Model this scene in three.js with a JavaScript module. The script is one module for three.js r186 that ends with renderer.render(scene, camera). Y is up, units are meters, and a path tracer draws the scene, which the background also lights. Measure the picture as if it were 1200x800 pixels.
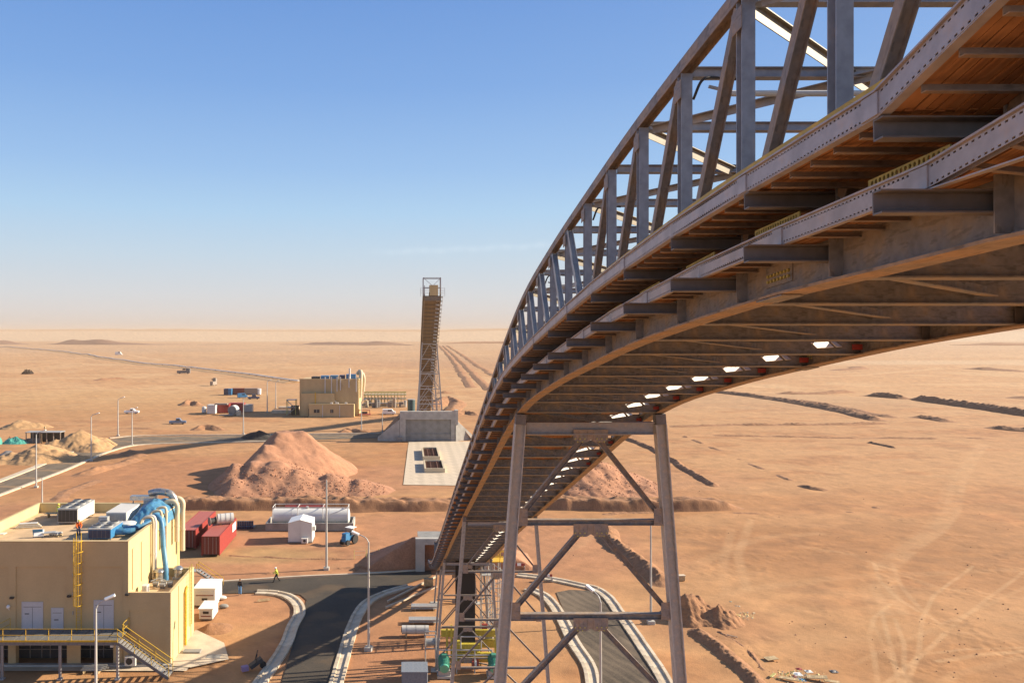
import * as THREE from 'three';
import { mergeGeometries } from 'three/addons/utils/BufferGeometryUtils.js';
import { MarchingCubes } from 'three/addons/objects/MarchingCubes.js';

// ------------------------------------------------------------------ camera, sky, sun, exposure
const F = 930, CX = 476, HY = 388, EYE = 30;          // focal length and principal point (in the photograph's 1200 x 800), eye height in metres
const scene = new THREE.Scene();
const camera = new THREE.PerspectiveCamera(2 * Math.atan(400 / F) * 180 / Math.PI, 1.5, 0.3, 14000);
camera.position.set(0, EYE, 0);
camera.lookAt(0, EYE, -100);
camera.setViewOffset(1200, 800, 600 - CX, 400 - HY, 1200, 800);

const SUN_EL = 25 * Math.PI / 180, SUN_AZ = 9.5 * Math.PI / 180;
const SUN = new THREE.Vector3(Math.cos(SUN_EL) * Math.cos(SUN_AZ), Math.sin(SUN_EL), -Math.cos(SUN_EL) * Math.sin(SUN_AZ));
const EXPOSURE = 2.25;
{
  const W = 2048, H = 1024, data = new Float32Array(W * H * 4);
  const stops = [[-90, .50, .36, .25], [-3, .52, .40, .31], [-0.6, .76, .64, .54], [0.4, .75, .65, .58], [1.4, .73, .69, .67], [2.6, .69, .71, .735], [5.4, .57, .70, .82], [8.4, .445, .655, .88], [11.5, .34, .55, .86], [17, .225, .42, .79], [23, .16, .335, .72], [40, .12, .225, .47], [65, .10, .175, .36], [90, .095, .16, .32]];
  for (let j = 0; j < H; j++) {
    const el = (j + .5) / H * 180 - 90;
    let k = 0; while (k < stops.length - 2 && el > stops[k + 1][0]) k++;
    const A = stops[k], B = stops[k + 1]; let t = Math.min(1, Math.max(0, (el - A[0]) / (B[0] - A[0])));
    const c = [1, 2, 3].map(i => A[i] + (B[i] - A[i]) * t);
    for (let i = 0; i < W; i++) {
      const az = (i + .5) / W * 360 - 180;             // -90 straight ahead, 0 to the right
      const e = el * Math.PI / 180, a = az * Math.PI / 180;
      const d = Math.cos(e) * Math.cos(a) * SUN.x + Math.sin(e) * SUN.y + Math.cos(e) * Math.sin(a) * SUN.z;
      const aur = .9 * Math.exp((d - 1) * 14) + .16 * Math.exp((d - 1) * 2.5);   // brighter air round the sun
      // the thin condensation trail
      const along = az + 90, mid = 5.75 + along * .034 + .05 * Math.sin(along * 2.1);
      const tr = .075 * Math.exp(-(((el - mid) / .17) ** 2)) * Math.max(0, Math.min(1, (along + 3.2) / 3)) * Math.max(0, Math.min(1, (13.5 - along) / 2)) * (.75 + .25 * Math.sin(along * 5.3 + 1.1));
      const o = (j * W + i) * 4;
      data[o] = c[0] + aur * .55 + tr; data[o + 1] = c[1] + aur * .5 + tr * .9; data[o + 2] = c[2] + aur * .42 + tr * .75; data[o + 3] = 1;
    }
  }
  const sky = new THREE.DataTexture(data, W, H, THREE.RGBAFormat, THREE.FloatType);
  sky.mapping = THREE.EquirectangularReflectionMapping; sky.magFilter = THREE.LinearFilter; sky.minFilter = THREE.LinearFilter; sky.wrapS = THREE.RepeatWrapping; sky.needsUpdate = true;
  scene.background = sky; scene.environment = sky;
  scene.backgroundIntensity = scene.environmentIntensity = 1 / EXPOSURE * .98;
}
const sun = new THREE.DirectionalLight(new THREE.Color().setRGB(1, .86, .66), 4.6);
sun.position.copy(SUN).multiplyScalar(300).add(new THREE.Vector3(0, 0, -110));
sun.target.position.set(0, 0, -110); sun.castShadow = true;
Object.assign(sun.shadow.camera, { left: -160, right: 160, top: 160, bottom: -160, near: 1, far: 900 });
sun.shadow.mapSize.set(4096, 4096); sun.shadow.bias = -.0005;
scene.add(sun, sun.target);
scene.fog = new THREE.FogExp2(new THREE.Color().setRGB(.80, .62, .47), .000115);

const renderer = new THREE.WebGLRenderer({ antialias: true });
renderer.setSize(1024, 682);
renderer.toneMapping = THREE.LinearToneMapping; renderer.toneMappingExposure = EXPOSURE;
renderer.shadowMap.enabled = true;

// ------------------------------------------------------------------ helpers
function rng(s) { return () => { s |= 0; s = s + 0x6D2B79F5 | 0; let t = Math.imul(s ^ s >>> 15, 1 | s); t = t + Math.imul(t ^ t >>> 7, 61 | t) ^ t; return ((t ^ t >>> 14) >>> 0) / 4294967296; }; }
const V = (x, y, d) => new THREE.Vector3(x, y, -d);                         // d is metres ahead of the camera
const P = (px, py, h = 0) => { const d = (EYE - h) * F / (py - HY); return [(px - CX) * d / F, d]; };   // ground point that the photograph shows there
const clamp = (x, a, b) => Math.max(a, Math.min(b, x)), lerp = (a, b, t) => a + (b - a) * t;
const smooth = (a, b, x) => { const t = clamp((x - a) / (b - a), 0, 1); return t * t * (3 - 2 * t); };
const ihash = (x, y, s) => { let h = Math.imul(x, 374761393) + Math.imul(y, 668265263) + Math.imul(s, 982451653) | 0; h = Math.imul(h ^ h >>> 13, 1274126177); return ((h ^ h >>> 16) >>> 0) / 4294967296; };
function noise(x, y, s = 0, per = 0) {
  let xi = Math.floor(x), yi = Math.floor(y); const fx = x - xi, fy = y - yi, u = fx * fx * (3 - 2 * fx), v = fy * fy * (3 - 2 * fy);
  let x1 = xi + 1, y1 = yi + 1;
  if (per) { xi = (xi % per + per) % per; yi = (yi % per + per) % per; x1 = (x1 % per + per) % per; y1 = (y1 % per + per) % per; }
  const a = ihash(xi, yi, s), b = ihash(x1, yi, s), c = ihash(xi, y1, s), d = ihash(x1, y1, s);
  return a + (b - a) * u + (c - a) * v + (a - b - c + d) * u * v;
}
function fbm(x, y, oct, s = 0, per = 0) { let r = 0, a = .5, n = 0; for (let o = 0; o < oct; o++) { r += a * noise(x, y, s + o * 17, per); n += a; x *= 2; y *= 2; per *= 2; a *= .5; } return r / n; }

const used = {};
function numbered(n) { if (!(n in used)) { used[n] = 0; return n; } used[n]++; return n + '_' + String(used[n]).padStart(3, '0'); }
const shade = o => { o.castShadow = true; o.receiveShadow = true; return o; };
function tag(o, label, category, group) { o.userData.label = label; o.userData.category = category; if (group) o.userData.group = group; return o; }
function thing(name, label, category, pos = [0, 0, 0], turn = 0, group) {
  const o = new THREE.Group(); o.name = numbered(name); o.position.set(pos[0], pos[1], -pos[2]); o.rotation.y = turn; scene.add(o); return tag(o, label, category, group);
}
const flat = g => { const r = g.index ? g.toNonIndexed() : g; for (const k of Object.keys(r.attributes)) if (!['position', 'normal', 'uv'].includes(k)) r.deleteAttribute(k); return r; };
const join = gs => Array.isArray(gs) ? (gs.length === 1 ? gs[0] : mergeGeometries(gs.map(flat))) : gs;
function part(parent, name, gs, m) { const o = shade(new THREE.Mesh(join(gs), m)); o.name = name; parent.add(o); return o; }
function single(name, gs, m, label, category, group) { const o = shade(new THREE.Mesh(join(gs), m)); o.name = numbered(name); scene.add(o); return tag(o, label, category, group); }
function struct(name, gs, m) { const o = shade(new THREE.Mesh(join(gs), m)); o.name = numbered(name); o.userData.kind = 'structure'; scene.add(o); return o; }
function stuff(o, name, parent = scene) { o.name = parent === scene ? numbered(name) : name; o.userData.kind = 'stuff'; parent.add(o); return shade(o); }
function copyOf(o, label, pos, turn) { const c = o.clone(); c.name = numbered(o.name.replace(/_\d{3}$/, '')); c.userData = { ...o.userData, label }; c.position.set(pos[0], pos[1], -pos[2]); if (turn !== undefined) c.rotation.y = turn; scene.add(c); return c; }

// geometry: a polygon (counter-clockwise, in [side, up]) swept along points
function sweep(pts, poly, o = {}) {
  const up0 = o.up || new THREE.Vector3(0, 1, 0), pos = [], nor = [], uv = [], rings = [], ts = [];
  const n = pts.length, m = poly.length, closed = o.closed;
  let len = 0; const lens = [];
  for (let i = 0; i < n; i++) {
    const a = pts[closed ? (i - 1 + n) % n : Math.max(0, i - 1)], b = pts[closed ? (i + 1) % n : Math.min(n - 1, i + 1)];
    const t = b.clone().sub(a).normalize(); let s = t.clone().cross(up0); if (s.lengthSq() < 1e-6) s.set(1, 0, 0); s.normalize();
    const u = o.plumb ? up0 : s.clone().cross(t).normalize();
    rings.push(poly.map(p => pts[i].clone().addScaledVector(s, p[0]).addScaledVector(u, p[1]))); ts.push(t);
    if (i) len += pts[i].distanceTo(pts[i - 1]); lens.push(len);
  }
  const per = [0]; for (let j = 0; j < m; j++) { const p = poly[j], q = poly[(j + 1) % m]; per.push(per[j] + Math.hypot(q[0] - p[0], q[1] - p[1])); }
  const e = new THREE.Vector3(), t = new THREE.Vector3(), nn = new THREE.Vector3();
  for (let i = 0; i < n - 1 + (closed ? 1 : 0); i++) for (let j = 0; j < m; j++) {
    const i1 = (i + 1) % n, j1 = (j + 1) % m, A = rings[i][j], B = rings[i][j1], C = rings[i1][j1], D = rings[i1][j];
    e.subVectors(B, A); t.subVectors(D, A); nn.crossVectors(t, e).normalize();
    const l0 = lens[i], l1 = lens[i] + A.distanceTo(D);
    for (const [q, a, b] of [[A, per[j], l0], [D, per[j], l1], [B, per[j + 1], l0], [B, per[j + 1], l0], [D, per[j], l1], [C, per[j + 1], l1]]) { pos.push(q.x, q.y, q.z); nor.push(nn.x, nn.y, nn.z); uv.push(a, b); }
  }
  if (!closed && o.caps !== false) {
    const tri = THREE.ShapeUtils.triangulateShape(poly.map(p => new THREE.Vector2(p[0], p[1])), []);
    for (const [r, tt, sgn] of [[rings[0], ts[0], -1], [rings[n - 1], ts[n - 1], 1]]) for (const f of tri) for (const k of (sgn < 0 ? f : [f[0], f[2], f[1]])) {
      pos.push(r[k].x, r[k].y, r[k].z); nor.push(tt.x * sgn, tt.y * sgn, tt.z * sgn); uv.push(poly[k][0], poly[k][1]);
    }
  }
  const g = new THREE.BufferGeometry();
  g.setAttribute('position', new THREE.Float32BufferAttribute(pos, 3)); g.setAttribute('normal', new THREE.Float32BufferAttribute(nor, 3)); g.setAttribute('uv', new THREE.Float32BufferAttribute(uv, 2));
  return g;
}
const secBox = (w, h) => [[-w / 2, -h / 2], [w / 2, -h / 2], [w / 2, h / 2], [-w / 2, h / 2]];
const secI = (w, h, tf = .014, tw = .01) => { const a = w / 2, b = h / 2, c = tw / 2; return [[-a, -b], [a, -b], [a, -b + tf], [c, -b + tf], [c, b - tf], [a, b - tf], [a, b], [-a, b], [-a, b - tf], [-c, b - tf], [-c, -b + tf], [-a, -b + tf]]; };
const secH = (w, h, tf, tw) => secI(h, w, tf, tw).map(([a, b]) => [-b, a]);
const secC = (w, h, t = .012) => { const a = w / 2, b = h / 2; return [[-a, -b], [a, -b], [a, -b + t], [-a + t, -b + t], [-a + t, b - t], [a, b - t], [a, b], [-a, b]]; };      // web on the -side
const secCr = (w, h, t) => secC(w, h, t).map(([a, b]) => [-a, b]).reverse();
const secL = (w, h, t = .012) => { const a = w / 2, b = h / 2; return [[-a, -b], [a, -b], [a, -b + t], [-a + t, -b + t], [-a + t, b], [-a, b]]; };
const secLt = (w, h, t) => secL(w, h, t).map(([a, b]) => [a, -b]).reverse();
const ring = (r, n = 10) => Array.from({ length: n }, (_, i) => [r * Math.cos(i / n * 2 * Math.PI), r * Math.sin(i / n * 2 * Math.PI)]);
const bar = (a, b, sec, o) => sweep([a, b], sec, o);
function softTube(g) { return g; }
function tube(pts, r, n = 10, steps) {
  const c = new THREE.CatmullRomCurve3(pts, false, 'centripetal');
  return new THREE.TubeGeometry(c, steps || pts.length * 6, r, n, false);
}
function box(x0, x1, y0, y1, d0, d1) {        // d0 near, d1 far
  const g = new THREE.BoxGeometry(x1 - x0, y1 - y0, d1 - d0), p = g.attributes.position, nn = g.attributes.normal, uv = g.attributes.uv;
  g.translate((x0 + x1) / 2, (y0 + y1) / 2, -(d0 + d1) / 2);
  for (let i = 0; i < p.count; i++) { const ax = Math.abs(nn.getX(i)), ay = Math.abs(nn.getY(i)); uv.setXY(i, ax > .5 ? p.getZ(i) : p.getX(i), ay > .5 ? p.getZ(i) : p.getY(i)); }
  return g;
}
function cyl(x, y, d, r, h, n = 16, r2 = r) { const g = new THREE.CylinderGeometry(r2, r, h, n); g.translate(x, y + h / 2, -d); return g; }
function rod(a, b, r, n = 12) { return sweep([a, b], ring(r, n)); }
function roundBox(w, h, d, r) {              // centred on x and d, standing on y = 0, edges chamfered
  const s = new THREE.Shape(), a = w / 2 - r, b = h - r;
  s.moveTo(-a, r); s.lineTo(a, r); s.lineTo(a, b); s.lineTo(-a, b); s.closePath();
  const g = new THREE.ExtrudeGeometry(s, { depth: d - 2 * r, bevelEnabled: true, bevelThickness: r, bevelSize: r, bevelSegments: 1, steps: 1 });
  g.translate(0, 0, -(d - 2 * r) / 2); return g;
}
const move = (g, x, y, d, turn = 0) => { if (turn) g.rotateY(turn); g.translate(x, y, -d); return g; };
function sheet(pxs, y, hole) {               // a polygon of ground points at height y
  const s = new THREE.Shape(pxs.map(([a, b]) => new THREE.Vector2(a, b)));
  const g = new THREE.ShapeGeometry(s); if (hole !== undefined) { const q = g.attributes.uv; for (let i = 0; i < q.count; i++) { const a = q.getX(i), b = q.getY(i); q.setXY(i, a * Math.cos(hole) - b * Math.sin(hole), a * Math.sin(hole) + b * Math.cos(hole)); } } g.rotateX(-Math.PI / 2); g.translate(0, y, 0); return g;
}

// ------------------------------------------------------------------ procedural materials
function tex(size, fn, srgb = true, rep = 1) {
  const d = new Uint8Array(size * size * 4);
  for (let y = 0; y < size; y++) for (let x = 0; x < size; x++) { const c = fn(x / size, y / size), o = (y * size + x) * 4; for (let k = 0; k < 3; k++) d[o + k] = clamp(Math.round(255 * (Array.isArray(c) ? c[k] : c)), 0, 255); d[o + 3] = 255; }
  const t = new THREE.DataTexture(d, size, size, THREE.RGBAFormat); t.wrapS = t.wrapT = THREE.RepeatWrapping; t.magFilter = THREE.LinearFilter; t.minFilter = THREE.LinearMipmapLinearFilter; t.generateMipmaps = true;
  if (srgb) t.colorSpace = THREE.SRGBColorSpace; t.repeat.set(rep, rep); t.needsUpdate = true; return t;
}
const s1 = x => Math.pow(x, 1 / 2.2);
// mottled: values near 1 to multiply a colour
const grime = (amt, per, seed, stretch = 1) => tex(256, (u, v) => { const a = fbm(u * per * stretch, v * per, 5, seed, per * (stretch === 1 ? 1 : 1)), b = noise(u * per * 12, v * per * 12, seed + 5, per * 12); const k = s1(clamp(1 - amt + amt * 1.5 * a + .12 * amt * (b - .5), 0, 1)); return [k, k, k]; });
const T = {
  steel: tex(256, (u, v) => { const a = fbm(u * 6, v * 6, 5, 3, 6), b = fbm(u * 16, v * 16, 3, 9, 16), r = smooth(.58, .75, a) * .5; const k = .62 + .5 * (a - .2) * .7 + .18 * (b - .5); return [s1(clamp(k * (1 + .10 * r), 0, 1)), s1(clamp(k * (1 - .10 * r), 0, 1)), s1(clamp(k * (1 - .28 * r), 0, 1))]; }, true, 1.3),
  dusty: tex(256, (u, v) => { const a = fbm(u * 5, v * 5, 5, 23, 5), b = fbm(u * 20, v * 20, 3, 29, 20), sc = smooth(.62, .74, fbm(u * 34, v * 9, 3, 31, 9)), r = smooth(.4, .7, a); const k = .68 + .3 * (b - .5) + .3 * (a - .5) - .16 * sc; return [s1(clamp(k * (1 + .16 * r), 0, 1)), s1(clamp(k, 0, 1)), s1(clamp(k * (1 - .2 * r), 0, 1))]; }, true, 1.1),
  conc: tex(256, (u, v) => { const a = fbm(u * 4, v * 4, 6, 41, 4), b = noise(u * 90, v * 90, 44, 90); const k = .70 + .36 * (a - .5) + .12 * (b - .5); return [s1(k), s1(k * .985), s1(k * .96)]; }, true, .25),
  stucco: tex(256, (u, v) => { const a = fbm(u * 4, v * 4, 5, 51, 4), b = noise(u * 110, v * 110, 54, 110); const k = .84 + .16 * (a - .5) + .08 * (b - .5); return [s1(k), s1(k), s1(k * .98)]; }, true, .2),
  asphalt: tex(512, (u, v) => { const a = fbm(u * 5, v * 5, 5, 61, 5), b = noise(u * 180, v * 180, 64, 180), dd = smooth(.5, .78, fbm(u * 3, v * 3, 4, 77, 3)); const k = .56 + .35 * (a - .5) + .3 * (b - .5); return [s1(clamp(k + .42 * dd, 0, 1)), s1(clamp(k + .27 * dd, 0, 1)), s1(clamp(k + .12 * dd, 0, 1))]; }, true, 1 / 9),
  sand: tex(1024, (u, v) => { const a = fbm(u * 8, v * 8, 6, 71, 8), b = noise(u * 256, v * 256, 74, 256), c = fbm(u * 40, v * 40, 3, 75, 40); const peb = smooth(.8, .95, b) * smooth(.45, .6, c); const k = .74 + .26 * (a - .5) + .16 * (c - .5) + .10 * (b - .5) - .16 * peb; return [s1(k), s1(k * (.99 - .02 * (a - .5))), s1(k * .98)]; }, true, 1 / 14),
  sandB: tex(1024, (u, v) => .5 + .5 * (fbm(u * 22, v * 22, 5, 81, 22) - .5) + .25 * (noise(u * 200, v * 200, 84, 200) - .5), false, 1 / 14),
  soil: tex(512, (u, v) => { const a = fbm(u * 6, v * 6, 6, 91, 6), b = fbm(u * 60, v * 60, 3, 94, 60); const k = .70 + .34 * (a - .5) + .3 * (b - .5); return [s1(clamp(k, 0, 1)), s1(clamp(k * .97, 0, 1)), s1(clamp(k * .95, 0, 1))]; }, true, 1 / 7),
  wood: tex(256, (u, v) => { const a = fbm(u * 24, v * 3, 4, 101, 3), b = fbm(u * 6, v * 6, 4, 105, 6); const k = .62 + .5 * (b - .5) + .35 * (noise(u * 40, v * 3, 107, 1 * 40) - .5); return [s1(clamp(k * 1.05, 0, 1)), s1(clamp(k * .93, 0, 1)), s1(clamp(k * .8, 0, 1))]; }, true, 1),
};
const M = {};   // materials
const std = (r, g, b, o = {}) => new THREE.MeshStandardMaterial({ color: new THREE.Color().setRGB(r, g, b), roughness: .75, metalness: 0, ...o });
M.steelBlue = std(.47, .50, .55, { map: T.steel, roughness: .5, metalness: .15 });
M.steel = std(.48, .47, .48, { map: T.steel, roughness: .55, metalness: .1 });
M.steelBrown = std(.40, .35, .32, { map: T.dusty, roughness: .62 });
M.chan = std(.54, .525, .555, { map: T.steel, roughness: .5, metalness: .1 });
M.under = std(.37, .375, .385, { map: T.dusty, roughness: .75 });
M.flange = std(.47, .375, .29, { map: T.dusty, roughness: .75 });
M.brack = std(.23, .22, .22, { map: T.steel, roughness: .6 });
M.galv = std(.55, .55, .53, { map: T.steel, roughness: .5, metalness: .2 });
M.pole = std(.66, .66, .64, { map: T.steel, roughness: .45, metalness: .2 });
M.plank = std(.60, .33, .17, { map: T.wood, roughness: .85 });
M.planks = [[.60, .33, .17], [.48, .25, .13], [.68, .40, .22]].map(c => std(...c, { map: T.wood, roughness: .85 }));
M.yellow = std(.85, .52, .03, { map: T.steel, roughness: .5 });
M.paleYellow = std(.70, .62, .20, { map: T.steel, roughness: .55 });
M.gearYellow = std(.68, .56, .08, { map: T.steel, roughness: .5 });
M.white = std(.80, .80, .78, { roughness: .5 });
M.whitePaint = std(.80, .79, .76, { map: T.stucco, roughness: .55 });
M.offWhite = std(.72, .70, .67, { map: T.stucco, roughness: .6 });
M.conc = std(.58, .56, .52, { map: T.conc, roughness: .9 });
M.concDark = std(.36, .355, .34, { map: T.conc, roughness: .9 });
M.concPale = std(.80, .67, .51, { map: T.conc, roughness: .9 });
M.kerb = std(.80, .68, .52, { map: T.conc, roughness: .9 });
M.wall = std(.66, .52, .27, { map: T.stucco, roughness: .9 });
M.wallTan = std(.62, .455, .25, { map: T.stucco, roughness: .9 });
M.roofTan = std(.80, .56, .33, { map: T.conc, roughness: .95 });
M.door = std(.62, .60, .63, { map: T.stucco, roughness: .6 });
M.dark = std(.035, .033, .033, { roughness: .6 });
M.glass = new THREE.MeshPhysicalMaterial({ color: new THREE.Color().setRGB(.03, .035, .04), roughness: .12, metalness: 0, clearcoat: .6 });
M.rubber = std(.025, .023, .022, { roughness: .8 });
M.red = std(.42, .055, .045, { map: T.steel, roughness: .55 });
M.redDark = std(.26, .06, .045, { map: T.steel, roughness: .6 });
M.blue = std(.05, .25, .52, { map: T.steel, roughness: .5 });
M.blueWrap = std(.10, .33, .60, { map: T.dusty, roughness: .45 });
M.navy = std(.03, .05, .13, { map: T.steel, roughness: .5 });
M.braceTan = std(.40, .34, .24, { map: T.steel, roughness: .6 });
M.leg = std(.66, .64, .60, { map: T.steel, roughness: .6 });
M.green = std(.05, .24, .17, { roughness: .4 });
M.teal = std(.06, .30, .25, { roughness: .7 });
M.beige = std(.70, .58, .40, { roughness: .55, map: T.stucco });
M.silver = std(.70, .70, .70, { roughness: .3, metalness: .8, map: T.dusty });
M.asphalt = std(.098, .078, .056, { map: T.asphalt, roughness: .9 });
M.asphaltPale = std(.26, .20, .135, { map: T.asphalt, roughness: .95 });
M.heap = std(.56, .285, .165, { map: T.soil, roughness: 1, bumpMap: T.sandB, bumpScale: .08 });
M.heapPale = std(.62, .385, .19, { map: T.soil, roughness: 1, bumpMap: T.sandB, bumpScale: .06 });
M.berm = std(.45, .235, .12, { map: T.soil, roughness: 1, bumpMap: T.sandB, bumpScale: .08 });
M.rock = std(.54, .29, .17, { map: T.soil, roughness: 1 });
M.skin = std(.34, .19, .12, { roughness: .7 });
M.brownGrid = std(.17, .075, .05, { map: T.dusty, roughness: .8 });
M.plywood = std(.72, .60, .38, { map: T.wood, roughness: .8 });
M.asphaltWorn = std(.24, .185, .13, { map: tex(512, (u, v) => { const a = fbm(u * 26, v * 2, 4, 131, 2) , b = fbm(u * 5, v * 5, 5, 61, 5), c = noise(u * 180, v * 180, 64, 180); const k = clamp(.42 + 1.15 * (a - .45) + .5 * (b - .5) + .22 * (c - .5), .2, 1); return [s1(k * 1.04), s1(k), s1(k * .95)]; }, true, 1 / 14), roughness: .95 });
const cloth = (r, g, b) => std(r, g, b, { roughness: .95 });

// ------------------------------------------------------------------ the ground
const line = (pxs) => { const pts = pxs.map(p => P(p[0], p[1])); let x0 = 1e9, x1 = -1e9, y0 = 1e9, y1 = -1e9; for (const p of pts) { x0 = Math.min(x0, p[0]); x1 = Math.max(x1, p[0]); y0 = Math.min(y0, p[1]); y1 = Math.max(y1, p[1]); } return { pts, x0, x1, y0, y1 }; };
function distTo(L, x, d, reach) {
  if (x < L.x0 - reach || x > L.x1 + reach || d < L.y0 - reach || d > L.y1 + reach) return 1e9;
  let best = 1e18; const p = L.pts;
  for (let i = 0; i < p.length - 1; i++) { const ax = p[i][0], ay = p[i][1], bx = p[i + 1][0] - ax, by = p[i + 1][1] - ay; const t = clamp(((x - ax) * bx + (d - ay) * by) / (bx * bx + by * by), 0, 1); const ex = x - ax - bx * t, ey = d - ay - by * t; const q = ex * ex + ey * ey; if (q < best) best = q; }
  return Math.sqrt(best);
}
// flattened corridors and pads [polyline, half width]
const flats = [
  [line([[355, 900], [368, 800], [380, 740], [395, 700], [420, 684]]), 7.5], [line([[200, 690], [350, 686], [510, 674]]), 4],
  [line([[760, 900], [735, 800], [690, 730], [660, 690], [610, 676]]), 8],
  [line([[-120, 610], [0, 572], [69, 544], [122, 520], [200, 514], [445, 510]]), 8],
  [line([[0, 790], [150, 786], [215, 760]]), 6], [line([[210, 640], [330, 640], [420, 620]]), 5],
  [line([[480, 760], [590, 760]]), 8], [line([[510, 540], [520, 560]]), 12], [line([[350, 486], [424, 486]]), 16],
];
// tyre tracks [polyline, half width, how pale]
const off = (l, dx) => l.map(([a, b]) => [a + dx * (b - HY) / 300, b]);
const t7 = l => l.map(([a, b]) => [780 + a / 2.857, 660 + b / 2.857]);
const big = [[1150, 520], [1131, 545], [1118, 567], [1109, 601], [1092, 622], [1060, 642], [1032, 665], [1026, 690], [1040, 720]];
const tracks = [
  [big, .55, .5], [off(big, 17), .55, .5], [off(big, -14), .4, .2],
  [t7([[700, 0], [718, 60], [780, 120], [850, 165]]), 0.23, .7], [t7([[760, 0], [790, 80], [850, 150], [930, 215]]), 0.23, .6],
  [t7([[755, 140], [700, 185], [683, 240], [700, 310], [712, 400]]), 0.20, .8], [t7([[725, 165], [750, 260], [785, 400]]), 0.20, .9], [t7([[770, 190], [800, 270], [800, 400]]), 0.18, .8],
  [t7([[1030, 10], [900, 110], [860, 190], [850, 300], [810, 400]]), 0.20, .8], [t7([[935, 240], [860, 310], [790, 360], [740, 400]]), 0.22, .8],
  [t7([[860, 305], [1010, 290], [1200, 285]]), 0.18, .8], [t7([[915, 330], [1040, 310], [1200, 296], [1300, 290]]), 0.27, 1], [t7([[1200, 30], [1080, 120], [960, 215], [930, 240]]), 0.20, .6],
  [t7([[1250, 60], [1060, 150], [830, 250], [640, 330]]), 0.25, .35], [t7([[690, 190], [760, 330], [830, 400]]), 0.16, .5],
  [[[820, 660], [860, 640], [900, 628], [960, 625]], .8, .35], [[[840, 700], [880, 690], [1000, 676], [1200, 668]], .7, .3],
  [[[875, 690], [865, 650], [880, 610]], .5, .5], [[[850, 690], [848, 660], [858, 620]], .5, .4],
  [[[0, 480], [120, 472], [200, 470], [320, 466]], 1.2, .4], [[[0, 455], [150, 452], [260, 450]], 1.6, .35], [[[0, 432], [60, 425], [160, 420]], 2.5, .4],
  [[[1200, 700], [1100, 690], [1000, 650], [940, 640]], .5, .3], [[[610, 660], [680, 640], [720, 600]], .6, .3],
  [[[130, 417], [150, 416], [190, 422], [165, 425]], 3, .8], [[[1200, 770], [1120, 790], [1060, 830]], .4, .5],
  [[[330, 690], [420, 650], [500, 640]], .5, .35], [[[300, 640], [420, 640], [470, 660]], .5, .3], [[[460, 600], [380, 590], [240, 596]], .6, .3],
  [[[1200, 560], [1000, 556], [860, 545]], 1, .3], [[[1200, 437], [1100, 432], [1000, 440]], 3, .5],
].map(([l, w, k]) => [line(l), w, k]);
const patches = [   // broad differences of soil: ground point in the photograph, radius across and in depth (m), colour, strength
  [470, 640, 34, 22, [.60, .315, .19], .7], [640, 640, 16, 14, [.60, .33, .19], .7], [300, 700, 14, 9, [.56, .30, .175], .7], [430, 760, 10, 8, [.55, .29, .17], .8], [300, 650, 12, 4, [.62, .43, .22], .9],
  [250, 555, 30, 22, [.58, .30, .17], .6], [430, 560, 20, 16, [.60, .32, .19], .7], [1050, 640, 28, 16, [.50, .27, .12], .55], [900, 640, 16, 10, [.50, .27, .125], .5], [1150, 780, 14, 6, [.52, .28, .125], .6],
  [1160, 425, 240, 60, [.72, .52, .34], .6], [880, 470, 80, 40, [.56, .35, .2], .6], [110, 470, 120, 70, [.62, .385, .18], .5], [560, 425, 130, 120, [.50, .27, .15], .65], [420, 420, 260, 120, [.54, .32, .18], .6], [120, 410, 500, 140, [.50, .31, .19], .6],
  [60, 600, 16, 9, [.55, .28, .165], .7], [700, 560, 30, 16, [.60, .335, .20], .5], [830, 730, 7, 6, [.56, .31, .17], .6], [620, 760, 6, 6, [.55, .34, .19], .5],
].map(([px, py, rx, rd, c, k]) => { const [x, d] = P(px, py); return [x, d, rx, rd, c, k]; });
function flatness(x, d) { let f = 0; for (const [L, w] of flats) { const q = distTo(L, x, d, w + 5); if (q < w + 5) f = Math.max(f, 1 - smooth(w, w + 5, q)); } return f; }
function groundH(x, d) {
  if (d < -50) return 0;
  const f = flatness(x, d);
  let h = .34 * (fbm(x / 13, d / 13, 3, 201) - .5) + .10 * (fbm(x / 2.3, d / 2.3, 3, 205) - .5);
  if (d < 260) h += .10 * smooth(.52, .7, fbm(x / 5, d / 5, 2, 209)) * (fbm(x / .8, d / .8, 2, 207) - .4);
  h *= 1 - f; h -= .06 * f;
  if (d > 240) { const k = smooth(240, 900, d); h += k * 2.2 * (fbm(x / 90, d / 90, 4, 211) - .5) + k * .9 * (fbm(x / 17, d / 24, 3, 215) - .5); }
  if (d > 1500) { h += smooth(1500, 2400, d) * 7 * (fbm(x / 420, d / 420, 4, 219) - .42); }
  if (d > 2600) { h += smooth(2600, 6200, d) * (31 + 20 * (fbm(x / 900, d / 1600, 4, 223) - .5)); }
  return h;
}
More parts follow.
